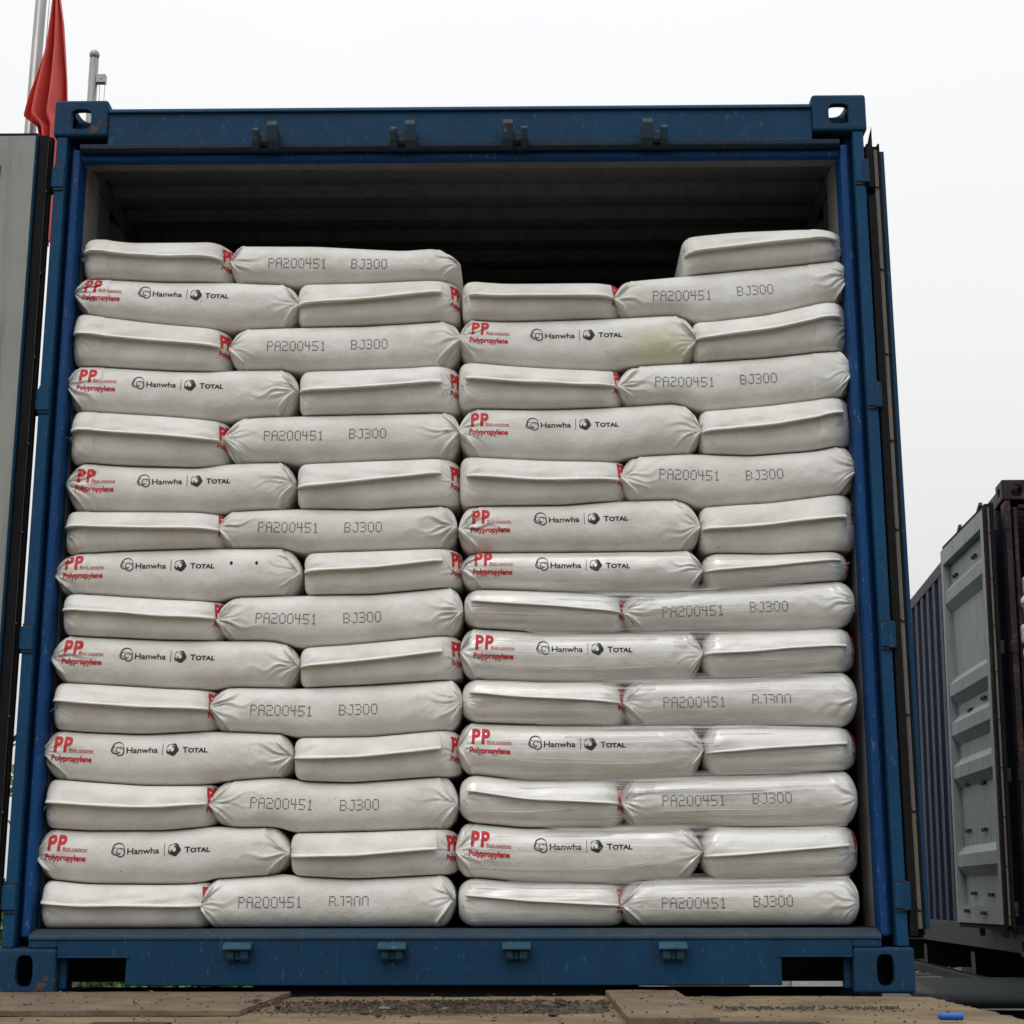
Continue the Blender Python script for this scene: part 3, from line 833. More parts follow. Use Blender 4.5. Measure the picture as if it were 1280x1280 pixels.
SEAM_R=[
 [(0.665,2.163),(0.706,2.168),(0.812,2.178),(1.052,2.187),(1.121,2.184)],
 [(0.033,2.029),(0.131,2.021),(0.450,2.020),(0.477,2.028),(0.663,2.045),(0.835,2.062),(1.043,2.082),(1.117,2.090)],
 [(0.020,1.913),(0.122,1.905),(0.300,1.910),(0.454,1.914),(0.648,1.924),(0.681,1.911),(0.714,1.894),(0.915,1.918),(1.054,1.951),(1.116,1.960)],
 [(0.028,1.776),(0.188,1.761),(0.435,1.748),(0.480,1.762),(0.673,1.774),(0.718,1.777),(0.911,1.789),(1.055,1.806),(1.109,1.808)],
 [(0.022,1.638),(0.242,1.633),(0.441,1.640),(0.630,1.651),(0.698,1.632),(0.707,1.622),(0.906,1.639),(1.124,1.668)],
 [(0.030,1.490),(0.242,1.477),(0.448,1.472),(0.492,1.489),(0.667,1.499),(0.845,1.491),(1.035,1.505),(1.101,1.520)],
 [(0.024,1.344),(0.297,1.346),(0.458,1.358),(0.636,1.362),(0.695,1.336),(0.896,1.348),(1.117,1.376)],
 [(0.025,1.209),(0.296,1.209),(0.616,1.211),(0.665,1.214),(0.708,1.204),(0.890,1.199),(1.094,1.209)],
 [(0.049,1.102),(0.241,1.095),(0.455,1.086),(0.566,1.088),(0.833,1.106),(1.079,1.122)],
 [(0.027,0.991),(0.240,0.978),(0.453,0.975),(0.643,0.978),(0.935,0.980),(1.093,0.987)],
 [(0.040,0.846),(0.240,0.837),(0.451,0.837),(0.651,0.844),(0.824,0.848),(1.036,0.862),(1.089,0.862)],
 [(0.029,0.724),(0.188,0.718),(0.450,0.713),(0.637,0.716),(0.820,0.716),(1.056,0.709)],
 [(0.046,0.580),(0.188,0.563),(0.448,0.563),(0.649,0.574),(0.816,0.577),(1.075,0.588)],
 [(0.032,0.449),(0.188,0.434),(0.446,0.437),(0.646,0.441),(0.811,0.435),(1.068,0.440)],
 [(0.048,0.301),(0.188,0.288),(0.444,0.284),(0.551,0.297),(0.807,0.298),(1.062,0.305)],
 [(0.017,0.170),(1.090,0.172)],
]
EXT_L=[
 (-1.126,-0.683,-0.683,0.005),
 (-1.145,-0.471,-0.481,-0.001),
 (-1.143,-0.680,-0.677,0.009),
 (-1.150,-0.469,-0.469,0.001),
 (-1.131,-0.672,-0.681,0.007),
 (-1.133,-0.469,-0.467,0.002),
 (-1.129,-0.662,-0.687,-0.002),
 (-1.153,-0.445,-0.440,0.009),
 (-1.122,-0.663,-0.681,0.017),
 (-1.143,-0.441,-0.444,0.011),
 (-1.132,-0.670,-0.690,0.017),
 (-1.152,-0.451,-0.453,0.009),
 (-1.136,-0.663,-0.680,0.006),
 (-1.151,-0.453,-0.455,0.000),
 (-1.130,-0.664,-0.694,-0.000),
]
EXT_R=[
 (-1.375,-1.375,0.661,1.148),
 (0.006,0.477,0.458,1.158),
 (0.002,0.703,0.686,1.148),
 (-0.003,0.478,0.464,1.155),
 (0.000,0.707,0.698,1.144),
 (0.002,0.483,0.469,1.153),
 (0.003,0.695,0.691,1.138),
 (0.011,0.701,0.695,1.116),
 (0.016,0.482,0.466,1.125),
 (0.009,0.693,0.686,1.121),
 (0.012,0.478,0.463,1.117),
 (0.004,0.686,0.682,1.110),
 (0.006,0.468,0.455,1.104),
 (0.000,0.675,0.669,1.102),
 (0.004,0.464,0.446,1.095),
]


def seamf(tbl, x0, x1):
    xs = np.array([p[0] for p in tbl]); zs = np.array([p[1] for p in tbl])
    g = np.arange(x0-0.15, x1+0.15, 0.005)
    zz = np.interp(g, xs, zs)
    k = np.exp(-0.5*(np.arange(-12, 13)*0.005/0.018)**2); k /= k.sum()
    zp = np.concatenate([np.full(12, zz[0]), zz, np.full(12, zz[-1])])
    zz = np.convolve(zp, k, 'valid')
    return lambda x: np.interp(x, g, zz)

def sst(a, b, x):
    t = np.clip((x-a)/(b-a), 0, 1); return t*t*(3-2*t)

def sines(rng, n, kmin, kmax):
    P_ = [(rng.uniform(kmin, kmax)*rng.choice((-1, 1)), rng.uniform(kmin, kmax), rng.uniform(0, 6.28), rng.uniform(0.5, 1)) for _ in range(n)]
    return lambda x, z: sum(a*np.sin(kx*x+kz*z+p) for kx, kz, p, a in P_)/n

def make_sack(kind, x0, x1, zt, zb, seed, film, groove=None, tipz=(0, 0), depth=None, yf=0.045, mat=None, NX=168):
    """kind 'long': flank towards the viewer; 'short': end towards the viewer"""
    rng = random.Random(seed)
    long_ = kind == 'long'
    D = depth or (0.42 if long_ else 0.60)
    if film: Bf, pw = (0.054 if long_ else 0.046), 2.3
    else: Bf, pw = (0.050 if long_ else 0.034), (2.5 if long_ else 3.4)
    wl, wr = (rng.uniform(0.036, 0.055), rng.uniform(0.036, 0.055)) if long_ else (0.022, 0.040)
    if film and not long_: wl, wr = 0.05, 0.05
    u = np.linspace(0, 1, NX); xs = x0+(x1-x0)*(0.55*u+0.45*(0.5-0.5*np.cos(np.pi*u)))
    # ring
    nf, ntp, nb = 60, 8, 12
    ph = np.linspace(-np.pi/2, np.pi/2, nf)
    zf = np.sin(ph); 
    ring = [(Bf*(1-(1-min(1, abs(z))**pw)**0.5), z) for z in zf]
    back0 = D-0.07
    ring += [(Bf+(back0-Bf)*(k+1)/(ntp+1), 1.0) for k in range(ntp)]
    ring += [(back0+0.07*math.cos(t), math.sin(t)) for t in np.linspace(np.pi/2, -np.pi/2, nb)]
    ring += [(back0-(back0-Bf)*(k+1)/(ntp+1), -1.0) for k in range(ntp)]
    ry = np.array([r[0] for r in ring]); rz = np.array([r[1] for r in ring]); m_ = len(ring)
    X = xs[:, None]*np.ones((1, m_)); 
    dl = xs-x0; dr = x1-xs
    isl = dl < dr
    d = np.where(isl, dl, dr); wd = np.where(isl, wl, wr)
    t = np.clip(d/wd, 0, 1)
    sq_ = rng.uniform(0.55, 0.80)
    if long_ and not film: hs = 0.15+0.85*(1-(1-t)**2.0)**sq_
    elif long_:
        hs = np.where(isl, 0.25+0.75*(1-(1-t)**2.2)**0.6, 0.12+0.88*(1-(1-t)**1.8)**0.75)
        if x1 > 1.0: hs = 0.28+0.72*(1-(1-t)**2.2)**0.55
    else: hs = (0.50 if film else 0.72)+(0.50 if film else 0.28)*(1-(1-t)**2.0)**0.6
    top, bot = zt(xs)-0.0012, zb(xs)+0.0012
    mid = (top+bot)/2; hh = (top-bot)/2
    tz = np.where(isl, tipz[0], tipz[1])
    zc = mid+tz*(1-hs)
    Rr = np.full_like(d, 0.05) if long_ else np.where(isl, 0.045, 0.09)
    rec = np.where(d < Rr, Rr*(1-np.sqrt(np.clip(1-(1-d/Rr)**2, 0, 1))), 0)*(0.55 if long_ else 0.95)
    low = sines(rng, 5, 5, 16); mid_n = sines(rng, 7, 25, 60); fine = sines(rng, 9, 60, 150)
    H = hh[:, None]*hs[:, None]
    Z = zc[:, None]+H*rz[None, :]
    Y = yf+ry[None, :]+rec[:, None]*np.clip(1-ry[None, :]/(D/2), -1, 1)
    fr = np.exp(-(ry/0.075)**2)[None, :]          # influence on the visible front
    disp = 0.0050*low(X, Z*2)+0.0030*mid_n(X, Z*1.6)*(0.35+0.65*np.exp(-(d/0.12)**2))[:, None]
    disp += 0.0016*fine(X, Z*1.3)*np.exp(-(d/0.09)**2)[:, None]+0.0004*fine(X+5, Z*1.3)
    # vertical press line left by strapping
    if groove is not None:
        for gx, ga in groove:
            disp += ga*(sst(gx-0.004, gx+0.004, X)-0.5)*np.exp(-np.abs(X-gx)/0.05)
    # folds fanning out from the tied ends
    for e_, xe, sg in ((0, x0, 1), (1, x1, -1)):
        zt_ = float(np.interp(xe, xs, zc))
        dx = (X-xe)*sg
        rr = np.sqrt(dx**2+(Z-zt_)**2)+1e-6
        th = np.degrees(np.arctan2(Z-zt_, np.maximum(dx, 1e-5)))
        g = sst(0.002, 0.035, rr)*np.exp(-(rr/ (0.085 if long_ else 0.055))**1.6)
        nfold = rng.randint(4, 10) if long_ else 6
        for k in range(nfold):
            t0 = -72+144*(k+rng.uniform(0.2, 0.8))/nfold
            wq = rng.uniform(2.2, 6.5); am = rng.choice((0.0015, 0.003, 0.005, 0.0075, 0.011))*rng.uniform(.8, 1.2)*(1.0 if long_ else 0.6)*(0.6 if film else 1)
            ln = rng.uniform(0.4, 1.6)
            wob = 5*np.sin(rr*rng.uniform(40, 80)+rng.uniform(0, 6))
            disp += am*np.exp(-np.abs((th-t0+wob)/wq)**1.2)*g*np.exp(-(rr/0.09/ln)**2)
            disp -= am*0.8*np.exp(-np.abs((th-t0-wq*1.7+wob)/wq)**1.4)*g
        if long_ and not (film and xe > 1.0):
            # tucked ear: below the line from the tip to the lower corner the cloth folds back
            ew = (wl if e_ == 0 else wr)*rng.uniform(0.9, 1.5)
            for sgn_, amt in ((-1, rng.uniform(0.014, 0.026)), (1, rng.uniform(0.003, 0.018))):
                lim = ew*np.clip(np.abs(Z-zt_)/np.maximum(hh[:, None], 0.02), 0, 1)
                side_ = sst(0.0, 0.3, sgn_*(Z-zt_)/np.maximum(hh[:, None], 0.02))
                out = sst(0.0, 0.0045, lim-dx)*side_
                disp += amt*out*sst(0, 0.02, dx+0.012)
                disp -= 0.0060*np.exp(-((lim-dx)/0.0055)**2)*side_*sst(0, 0.015, dx)
    Y = Y+disp*fr
    Z = Z+(0.0015*mid_n(X+3, Y*1.5))*fr*(1-np.abs(rz)[None, :]**3)
    cx, cy, cz = (x0+x1)/2, yf+D/2, float(min(bot))
    V = np.stack([X-cx, Y-cy, Z-cz], -1).reshape(-1, 3)
    i = np.arange(NX-1)[:, None]; j = np.arange(m_)[None, :]; j2 = (j+1) % m_
    F = np.stack([i*m_+j, (i+1)*m_+j, (i+1)*m_+j2, i*m_+j2], -1).reshape(-1, 4)
    faces = [tuple(f) for f in F.tolist()]
    verts = V.tolist()
    for e_ in (0, NX-1):        # caps
        c = V[e_*m_:(e_+1)*m_].mean(0).tolist(); verts.append(c); ci = len(verts)-1
        for k in range(m_):
            a, b = e_*m_+k, e_*m_+(k+1) % m_
            faces.append((a, b, ci) if e_ == 0 else (b, a, ci))
    o = obj('sack', verts, faces, mat or (M['sack_film'] if film else M['sack']), None, (cx, cy, cz), smooth=True)
    bvh = BVHTree.FromPolygons([Vector(v) for v in verts], faces)
    info = dict(cx=cx, cy=cy, cz=cz, zt=zt, zb=zb, x0=x0, x1=x1, bvh=bvh, yf=yf, xs=xs, top=top, bot=bot)
    return o, info

def flap(o, info, seed, film, left_pad=0.020, right_pad=0.05, lip=(0.0, 0.0)):
    """the folded-over closure across the sack's end, with its bright doubled hem"""
    rng = random.Random(seed*7+1)
    bvh = info['bvh']
    xa, xb = info['x0']+left_pad, info['x1']-right_pad
    nx, nz = 64, 12
    wig = sines(rng, 3, 6, 25)
    P_ = np.linspace(0, 1, nx)
    lipz = []
    vs = []
    back = []
    for i, u in enumerate(P_):
        # slightly skewed ends
        for k in range(nz):
            v = k/(nz-1)
            x = xa+(xb-xa)*u
            zt, zb = float(info['zt'](x)), float(info['zb'](x))
            zm, hh = (zt+zb)/2, (zt-zb)/2
            zl = zm+hh*(lip[0]*(1-u)+lip[1]*u)+0.0026*float(wig(np.array(x), np.array(0.0)))
            if k == 0: lipz.append(zl)
            z = zl+(zt-0.004-zl)*v
            x += (0.006 if u > 0.5 else -0.006)*abs(u-0.5)*2*(1-v)
            h, n, _, _ = bvh.ray_cast(Vector((x-info['cx'], -2, z-info['cz'])), Vector((0, 1, 0)))
            y = h.y if h else 0.1
            pu = 0.0035*float(wig(np.array(x*1.5), np.array(z*9)))
            off = 0.0025+(0.0165+pu)*(1-v)**1.0*(0.5 if film else 1)
            edge = min(u, 1-u)
            off *= 0.85+0.15*min(1, edge/0.05)
            vs.append((x-info['cx'], y-off, z-info['cz']))
            back.append((x-info['cx'], y+0.003, z-info['cz']))
    n0 = len(vs); V = vs+back
    F = []
    for i in range(nx-1):
        for k in range(nz-1):
            a = i*nz+k
            F.append((a, a+nz, a+nz+1, a+1))
        a = i*nz
        F.append((a, n0+a, n0+a+nz, a+nz))
        a = i*nz+nz-1
        F.append((a, a+nz, n0+a+nz, n0+a))
    for i in (0, nx-1):
        for k in range(nz-1):
            a = i*nz+k
            F.append((a, a+1, n0+a+1, n0+a) if i == 0 else (a, n0+a, n0+a+1, a+1))
    fl = obj('closure_flap', V, F, o.data.materials[0], o, smooth=False)
    for p, mat_i in zip(fl.data.polygons, range(len(F))): p.use_smooth = (len(p.vertices) == 4)
    try: fl.data.shade_flat if False else None
    except Exception: pass
    es = fl.modifiers.new('edges', 'EDGE_SPLIT'); es.split_angle = R(50)
    # hem
    hv = []; hf = []
    for i, u in enumerate(P_):
        x, y, z = vs[i*nz]
        th = (0.0030+0.0013*abs(math.sin(u*9+seed)))*(0.85 if film else 1.0)
        fd = 0.0020*(1-0.6*u) if seed % 2 else 0.0018
        hv += [(x, y-0.0003, z+th*1.5), (x, y-fd-0.0022, z+th*0.5), (x, y-fd-0.0050, z-th*0.55), (x, y-0.0030, z-th*0.85), (x, y+0.004, z-th*0.5)]
    for i in range(nx-1):
        for k in range(5):
            a, b = i*5+k, i*5+(k+1) % 5
            hf.append((a, a+5, b+5, b))
    hf += [(0, 1, 2, 3, 4), tuple((nx-1)*5+k for k in (4, 3, 2, 1, 0))]
    obj('hem', hv, hf, M['hem'], fl, smooth=True)  # whiter than the sack: light from above put into the hem colour
    return fl

def pleats(o, info, seed, film):
    """loose triangular folds of cloth running from each tied tip towards the corners"""
    rng = random.Random(seed*13+5)
    for e_, xe, sg in ((0, info['x0'], 1), (1, info['x1'], -1)):
        if film and xe > 1.0: continue
        for low in ((True,) if rng.random() < 0.6 else (True, False)):
            if rng.random() < 0.15: continue
            zt, zb = float(info['zt'](xe)), float(info['zb'](xe)); zm, hh = (zt+zb)/2, (zt-zb)/2
            A = (xe+sg*0.0015, zm+rng.uniform(-.003, .004))
            L = rng.uniform(0.030, 0.052)
            B = (xe+sg*L, zm+(-1 if low else 1)*hh*rng.uniform(0.70, 0.88))
            wd = rng.uniform(0.007, 0.014)*(1 if low else 0.6)*(0.7 if film else 1)
            nu_, nv_ = 14, 5
            dx, dz = B[0]-A[0], B[1]-A[1]; l = math.hypot(dx, dz)
            px, pz = -dz/l, dx/l
            if px*sg > 0: px, pz = -px, -pz        # swing out towards the end
            V = []; yl = 0.03; ph = rng.uniform(0, 6)
            for i in range(nu_):
                u = i/(nu_-1)
                for j in range(nv_):
                    v = j/(nv_-1)
                    w_ = wd*(math.sin(math.pi*min(1, u*0.93+0.10))**0.6)
                    x = A[0]+dx*u+px*w_*(v-0.35); z = A[1]+dz*u+pz*w_*(v-0.35)
                    h, n, _, _ = info['bvh'].ray_cast(Vector((x-info['cx'], -2, z-info['cz'])), Vector((0, 1, 0)))
                    y = h.y if h else yl
                    if h: yl = y
                    lift = (0.0015+0.0060*math.sin(math.pi*v*0.75+0.2))*(0.25+0.75*math.sin(math.pi*u)**0.5)+0.0012*math.sin(u*11+ph)*v
                    V.append((x-info['cx'], min(y, yl+0.004)-lift, z-info['cz']))
            F = [(i*nv_+j, (i+1)*nv_+j, (i+1)*nv_+j+1, i*nv_+j+1) for i in range(nu_-1) for j in range(nv_-1)]
            p = obj('end_pleat', V, F, o.data.materials[0], o, smooth=True)
            p.modifiers.new('solid', 'SOLIDIFY').thickness = 0.0012

def threads(o, info, pts, seed):
    rng = random.Random(seed+99)
    mb = MB()
    for (x, z, y) in pts:
        for s_ in range(rng.randint(2, 3)):
            p = Vector((x-info['cx'], y-info['cy'], z-info['cz'])); L = [p.copy()]
            dv = Vector((rng.uniform(-1, 1), -0.35, rng.uniform(-1, 0.7))).normalized()
            for k in range(rng.randint(4, 7)):
                dv = (dv+Vector((rng.uniform(-.7, .7), rng.uniform(-.2, .2), rng.uniform(-.8, .6)))).normalized()
                p = p+dv*0.0055; L.append(p.copy())
            mb.tube(L, 0.0008, 5)
    return mb.build('stitch_thread', [M['thread']], o, smooth=True)

ORD = ['top', 'second', 'third', 'fourth', 'fifth', 'sixth', 'seventh', 'eighth', 'ninth', 'tenth', 'eleventh', 'twelfth', 'thirteenth', 'fourteenth', 'bottom']
GRP = 'white sacks stacked in the blue container'
def build_stack(side, SEAM, EXT, order):
    # order[i]: which kinds lie (left, right) in layer i: 'sL' = end-on then lot side, 'pS' = printed side then end-on
    for i in range(15):
        x0, xa, xb, x1 = EXT[i]
        lo, hi = (-1.2, 0.05) if side == 'left' else (-0.05, 1.2)
        zt, zb = seamf(SEAM[i], lo, hi), seamf(SEAM[i+1], lo, hi)
        film = side == 'right' and i >= 7
        sd = (1 if side == 'left' else 2)*100+i
        layer = ORD[i]
        where = '%s layer of the %s stack' % (layer, side) if i not in (0, 14) else '%s layer, %s stack' % (layer, side)
        gr = None
        if side == 'left' and i <= 9 : gl = -1.045-0.002*i
        else: gl = None
        grr = 1.045 if side == 'right' and i <= 4 else None
        kinds = order[i]
        for slot, k in enumerate(kinds):
            if k is None: continue
            a, b = (x0, xa) if slot == 0 else (xb, x1)
            if k == 'S':
                b2 = b+0.004
                g = [(gl, 0.005)] if (gl and slot == 0) else ([(grr, -0.005)] if (grr and slot == 1) else None)
                o, inf = make_sack('short', a+0.004, b2, zt, zb, sd*2+slot, film, groove=g)
                rr = random.Random(sd*3+slot)
                if film and slot == 0: lip = (0.30, -0.02)
                elif slot == 1: lip = (-0.10+rr.uniform(-.08, .06), 0.18+rr.uniform(-.06, .08))
                else: lip = (0.12+rr.uniform(-.1, .08), -0.02+rr.uniform(-.08, .08))
                rp = 0.030 if slot == 0 else 0.058
                if side == 'right' and slot == 1: rp = 0.038
                flap(o, inf, sd*2+slot, film, 0.004 if not (side == 'right' and slot == 0) else 0.026, rp, lip)
                xm = inf['x1']
                zt1, zb1 = float(zt(xm)), float(zb(xm))
                ydir = (-1, 0.30, 0)
                dn = Vector(ydir).normalized()
                decal('product_print', SIDEP, inf['bvh'],
                      lambda x, y, xm=xm, zt1=zt1, zb1=zb1, inf=inf, dn=dn: (xm-inf['cx']+0.2*1.0, inf['yf']-inf['cy']+(0.015 if not (side == 'right' and slot == 1) else 0.034)-0.06+x*0.95, (zt1*0.53+zb1*0.47)-inf['cz']+y),
                      dn, M['red_ink'], o, mind=0.05)
                if (i*5+slot*3) % 3 != 1 or film:
                    px = a+0.016 if slot == 0 else b-0.03
                    zz = (float(zt(px))+float(zb(px)))/2
                    threads(o, inf, [(px, zz-0.006, inf['yf']+0.012)], sd)
                lab = 'white sack lying end-on with folded closure flap, ' + where
            else:
                g = [(gl+0.01, 0.006)] if (gl and slot == 0 and i != 13) else ([(grr-0.01, -0.006)] if (grr and slot == 1) else None)
                mt = None
                if side == 'right' and i == 2: mt = sack_mat('stained_woven_sack', stain=(0.235, -0.075, 0.085))
                o, inf = make_sack('long', a, b, zt, zb, sd*2+slot, film, groove=g, tipz=(random.Random(sd).uniform(-.006, .010), random.Random(sd+1).uniform(-.006, .010)), mat=mt)
                pleats(o, inf, sd*2+slot, film)
                rr = random.Random(sd*5)
                W_ = b-a
                def basis(xr, frac, x_len, a=a, inf=inf, zt=zt, zb=zb):
                    """print follows the sag of its sack"""
                    xs_, zs_ = [], []
                    for q in (xr, xr+x_len):
                        X_ = a+q; t_, b_ = float(zt(X_)), float(zb(X_)); xs_.append(X_); zs_.append(t_+(b_-t_)*frac)
                    sl = (zs_[1]-zs_[0])/(xs_[1]-xs_[0])
                    sl *= 0.7
                    return lambda x, y: (a+xr+x-y*sl-inf['cx'], -2.0, zs_[0]+x*sl+y-inf['cz'])
                if k == 'P':
                    o1 = decal('logo_print', LOGO, inf['bvh'], basis(0.207+rr.uniform(-.012, .010), 0.395+rr.uniform(-.03, .03), 0.27), (0, 1, 0), M['black_ink'], o, mind=0.05)
                    o2 = decal('product_print', PROD, inf['bvh'], basis(0.034+rr.uniform(-.004, .006), 0.43+rr.uniform(-.02, .02), 0.12), (0, 1, 0), M['red_ink'], o, mind=0.05)
                    lab = 'long white sack with red PP print and black logos, ' + where
                    if side == 'right' and i == 2: lab = 'long white sack with yellowish stain at its right end, ' + where
                    if side == 'left' and i == 7:
                        lab = 'long white sack with two dark spots beside its logos, ' + where
                        mb = MB()
                        for qx, qz in ((0.513, 0.36), (0.585, 0.37)):
                            X_ = a+qx; t_, b_ = float(zt(X_)), float(zb(X_)); z_ = t_+(b_-t_)*qz
                            h, n, _, _ = inf['bvh'].ray_cast(Vector((X_-inf['cx'], -2, z_-inf['cz'])), Vector((0, 1, 0)))
                            mb.ball((h.x, h.y-0.0005, h.z), 0.0055, 9, 6, sq=(0.8, 0.2, 1.1))
                        mb.build('dark_spot', [M['grey_ink']], o)
                else:
                    dropped = (side == 'left' and i == 14) or (side == 'right' and i == 10)
                    st = 0.115+rr.uniform(-.006, .008)
                    fr_ = 0.43+rr.uniform(-.03, .03)
                    decal('lot_code', LOT, inf['bvh'], basis(st, fr_, 0.18), (0, 1, 0), M['grey_ink'], o, mind=0.05)
                    decal('grade_code', GRADE_WORN if dropped else GRADE, inf['bvh'], basis(st+0.246, fr_-0.02, 0.12), (0, 1, 0), M['grey_ink'], o, mind=0.05)
                    lab = 'long white sack with dotted grey lot code, ' + where
                    if dropped: lab = 'long white sack whose dotted lot code prints broken, ' + where
                pts = []
                if (i+slot) % 2 == 0 and slot == 1: pts.append((b-0.004, float((zt(b)+zb(b))/2), inf['yf']+0.03))
                if slot == 0 and i % 3 != 2: pts.append((a+0.003, float((zt(a)+zb(a))/2)-0.004, inf['yf']+0.03))
                if film and slot == 1: pts = [(b-0.022, float((zt(b)+zb(b))/2), inf['yf']+0.02)]
                if pts: threads(o, inf, pts, sd)
            tag(o, lab, 'sack', GRP)

build_stack('left', SEAM_L, EXT_L, [('S', 'L') if i % 2 == 0 else ('P', 'S') for i in range(15)])
build_stack('right', SEAM_R, EXT_R, [(None, 'S'), ('S', 'L'), ('P', 'S'), ('S', 'L'), ('P', 'S'), ('S', 'L'), ('P', 'S'), ('P', 'S'),
                                     ('S', 'L'), ('P', 'S'), ('S', 'L'), ('P', 'S'), ('S', 'L'), ('P', 'S'), ('S', 'L')])

# taut stretch film bridging the hollows between the lower layers of the right stack
rng = random.Random(77)
fv = []; ff = []
for i in range(8, 15):
    sf = seamf(SEAM_R[i], -0.05, 1.2)
    for (xa, xb, up, dn) in ((0.03+rng.uniform(0, .25), 0.72+rng.uniform(-.1, .35), 0.010, 0.013),
                             (0.25+rng.uniform(0, .3), 1.07, 0.012, 0.009)):
        n = 40
        base = len(fv)
        tilt = rng.uniform(-0.006, 0.006); yy = 0.055+rng.uniform(-.002, .003)
        for q in range(n+1):
            u = q/n; x = xa+(xb-xa)*u; z = float(sf(x))+tilt*(u-0.5)
            tp = min(1, 6*u)*min(1, 6*(1-u))
            for k, zz in enumerate((up, up*0.4, 0.0, -dn*0.5, -dn)):
                yb = (0.000, 0.007, 0.011, 0.007, 0.000)[k]
                fv.append((x, yy+yb, z+zz*(0.25+0.75*tp)+0.0006*math.sin(x*60+k)))
        for q in range(n):
            for k in range(4):
                a = base+q*5+k; ff.append((a, a+5, a+6, a+1))
# film drawn over the hollows where two sacks of a layer meet
for i in range(8, 15):
    zt, zb = seamf(SEAM_R[i], -0.05, 1.2), seamf(SEAM_R[i+1], -0.05, 1.2)
    xj = (EXT_R[i][1]+EXT_R[i][2])/2
    n = 16; base = len(fv)
    for q in range(n+1):
        u = q/n; x = xj-0.085+0.17*u; t_, b_ = float(zt(x)), float(zb(x))
        for k in range(7):
            fz = 0.02+0.34*k/6+0.03*math.sin(u*5+i)*k/6
            zeta = abs(1-2*fz); y = 0.045+0.052*(1-(1-min(.99, zeta)**2.3)**0.5)-0.004
            fv.append((x, y+0.0012*math.sin(k*2.3+u*3)+0.004*(abs(u-0.5)*2)**4, t_+(b_-t_)*fz))
    for q in range(n):
        for k in range(6):
            a = base+q*7+k; ff.append((a, a+7, a+8, a+1))
# taut wrinkles of the film drawn across the sack fronts
bvhs = {}
for i in range(7, 15):
    zt, zb = seamf(SEAM_R[i], -0.05, 1.2), seamf(SEAM_R[i+1], -0.05, 1.2)
    for q in range(rng.randint(9, 13)):
        if i == 7 and q > 3: break
        xa = rng.uniform(0.04, 0.62) if rng.random() < 0.7 else 0.04; xb = min(1.06, xa+rng.uniform(0.18, 0.62))
        fa = rng.uniform(0.08, 0.95); fb = fa+rng.uniform(-0.16, 0.12)
        n = 26; base = len(fv); wd = rng.uniform(0.0008, 0.0030)
        for k in range(n+1):
            u = k/n; x = xa+(xb-xa)*u; t_, b_ = float(zt(x)), float(zb(x)); f_ = fa+(fb-fa)*u
            z = t_+(b_-t_)*f_; zeta = min(0.999, abs(1-2*f_))
            y = 0.045+0.052*(1-(1-zeta**2.3)**0.5)-0.0075
            tp = math.sin(math.pi*min(1, max(0, u)))**0.5
            fv += [(x, y+0.0035, z+wd*tp+0.0004), (x, y-0.0012, z), (x, y+0.0035, z-wd*tp-0.0004)]
        for k in range(n):
            a = base+k*3; ff += [(a, a+3, a+4, a+1), (a+1, a+4, a+5, a+2)]
film_o = obj('stretch_film', fv, ff, M['film'], smooth=True)
tag(film_o, 'clear stretch film pulled taut between the lower layers of the right stack', 'plastic film')

# ------------------------------------------------------------------ ground, dock, chassis
GZ = -1.35
yard = obj('ground', [(-200, -60, GZ), (200, -60, GZ), (200, 400, GZ), (-200, 400, GZ)], [(0, 1, 2, 3)], M['yard'])
tag(yard, kind='structure')

# loading dock: rough slab top as a displaced sheet on a solid block
rng = random.Random(3)
nx, ny = 220, 120
xs = np.linspace(-7.0, 1.240, nx); ys = -0.022-(np.linspace(0, 1, ny)**1.6)*3.9
fx = sines(rng, 8, 3, 14); fx2 = sines(rng, 10, 15, 60)
Xg, Yg = np.meshgrid(xs, ys)
Zg = -0.004+0.0022*fx(Xg, Yg)+0.0016*fx2(Xg, Yg)
Zg -= 0.010*sst(1.19, 1.240, Xg)*np.abs(fx2(Xg*2, Yg*2))*1.5
Zg -= 0.006*sst(0.06, 0.0, -Yg)*np.abs(fx2(Xg, Yg))*2
vs = np.stack([Xg, Yg, Zg], -1).reshape(-1, 3).tolist()
fs = [(j*nx+i, (j+1)*nx+i, (j+1)*nx+i+1, j*nx+i+1) for j in range(ny-1) for i in range(nx-1)]
n0 = len(vs)
# skirt
loop = [i for i in range(nx)]+[j*nx+nx-1 for j in range(1, ny)]+[(ny-1)*nx+i for i in range(nx-2, -1, -1)]+[j*nx for j in range(ny-2, 0, -1)]
for k in loop: vs.append((vs[k][0], vs[k][1], GZ+0.002))
for k in range(len(loop)):
    a, b = loop[k], loop[(k+1) % len(loop)]
    fs.append((a, b, n0+(k+1) % len(loop), n0+k))
dock = obj('loading_dock', vs, fs, M['dock'], smooth=False)
dock.data.polygons.foreach_set('use_smooth', np.array([i < (ny-1)*(nx-1) for i in range(len(fs))]))
tag(dock, 'rough concrete loading dock in front of the blue container', 'loading dock')

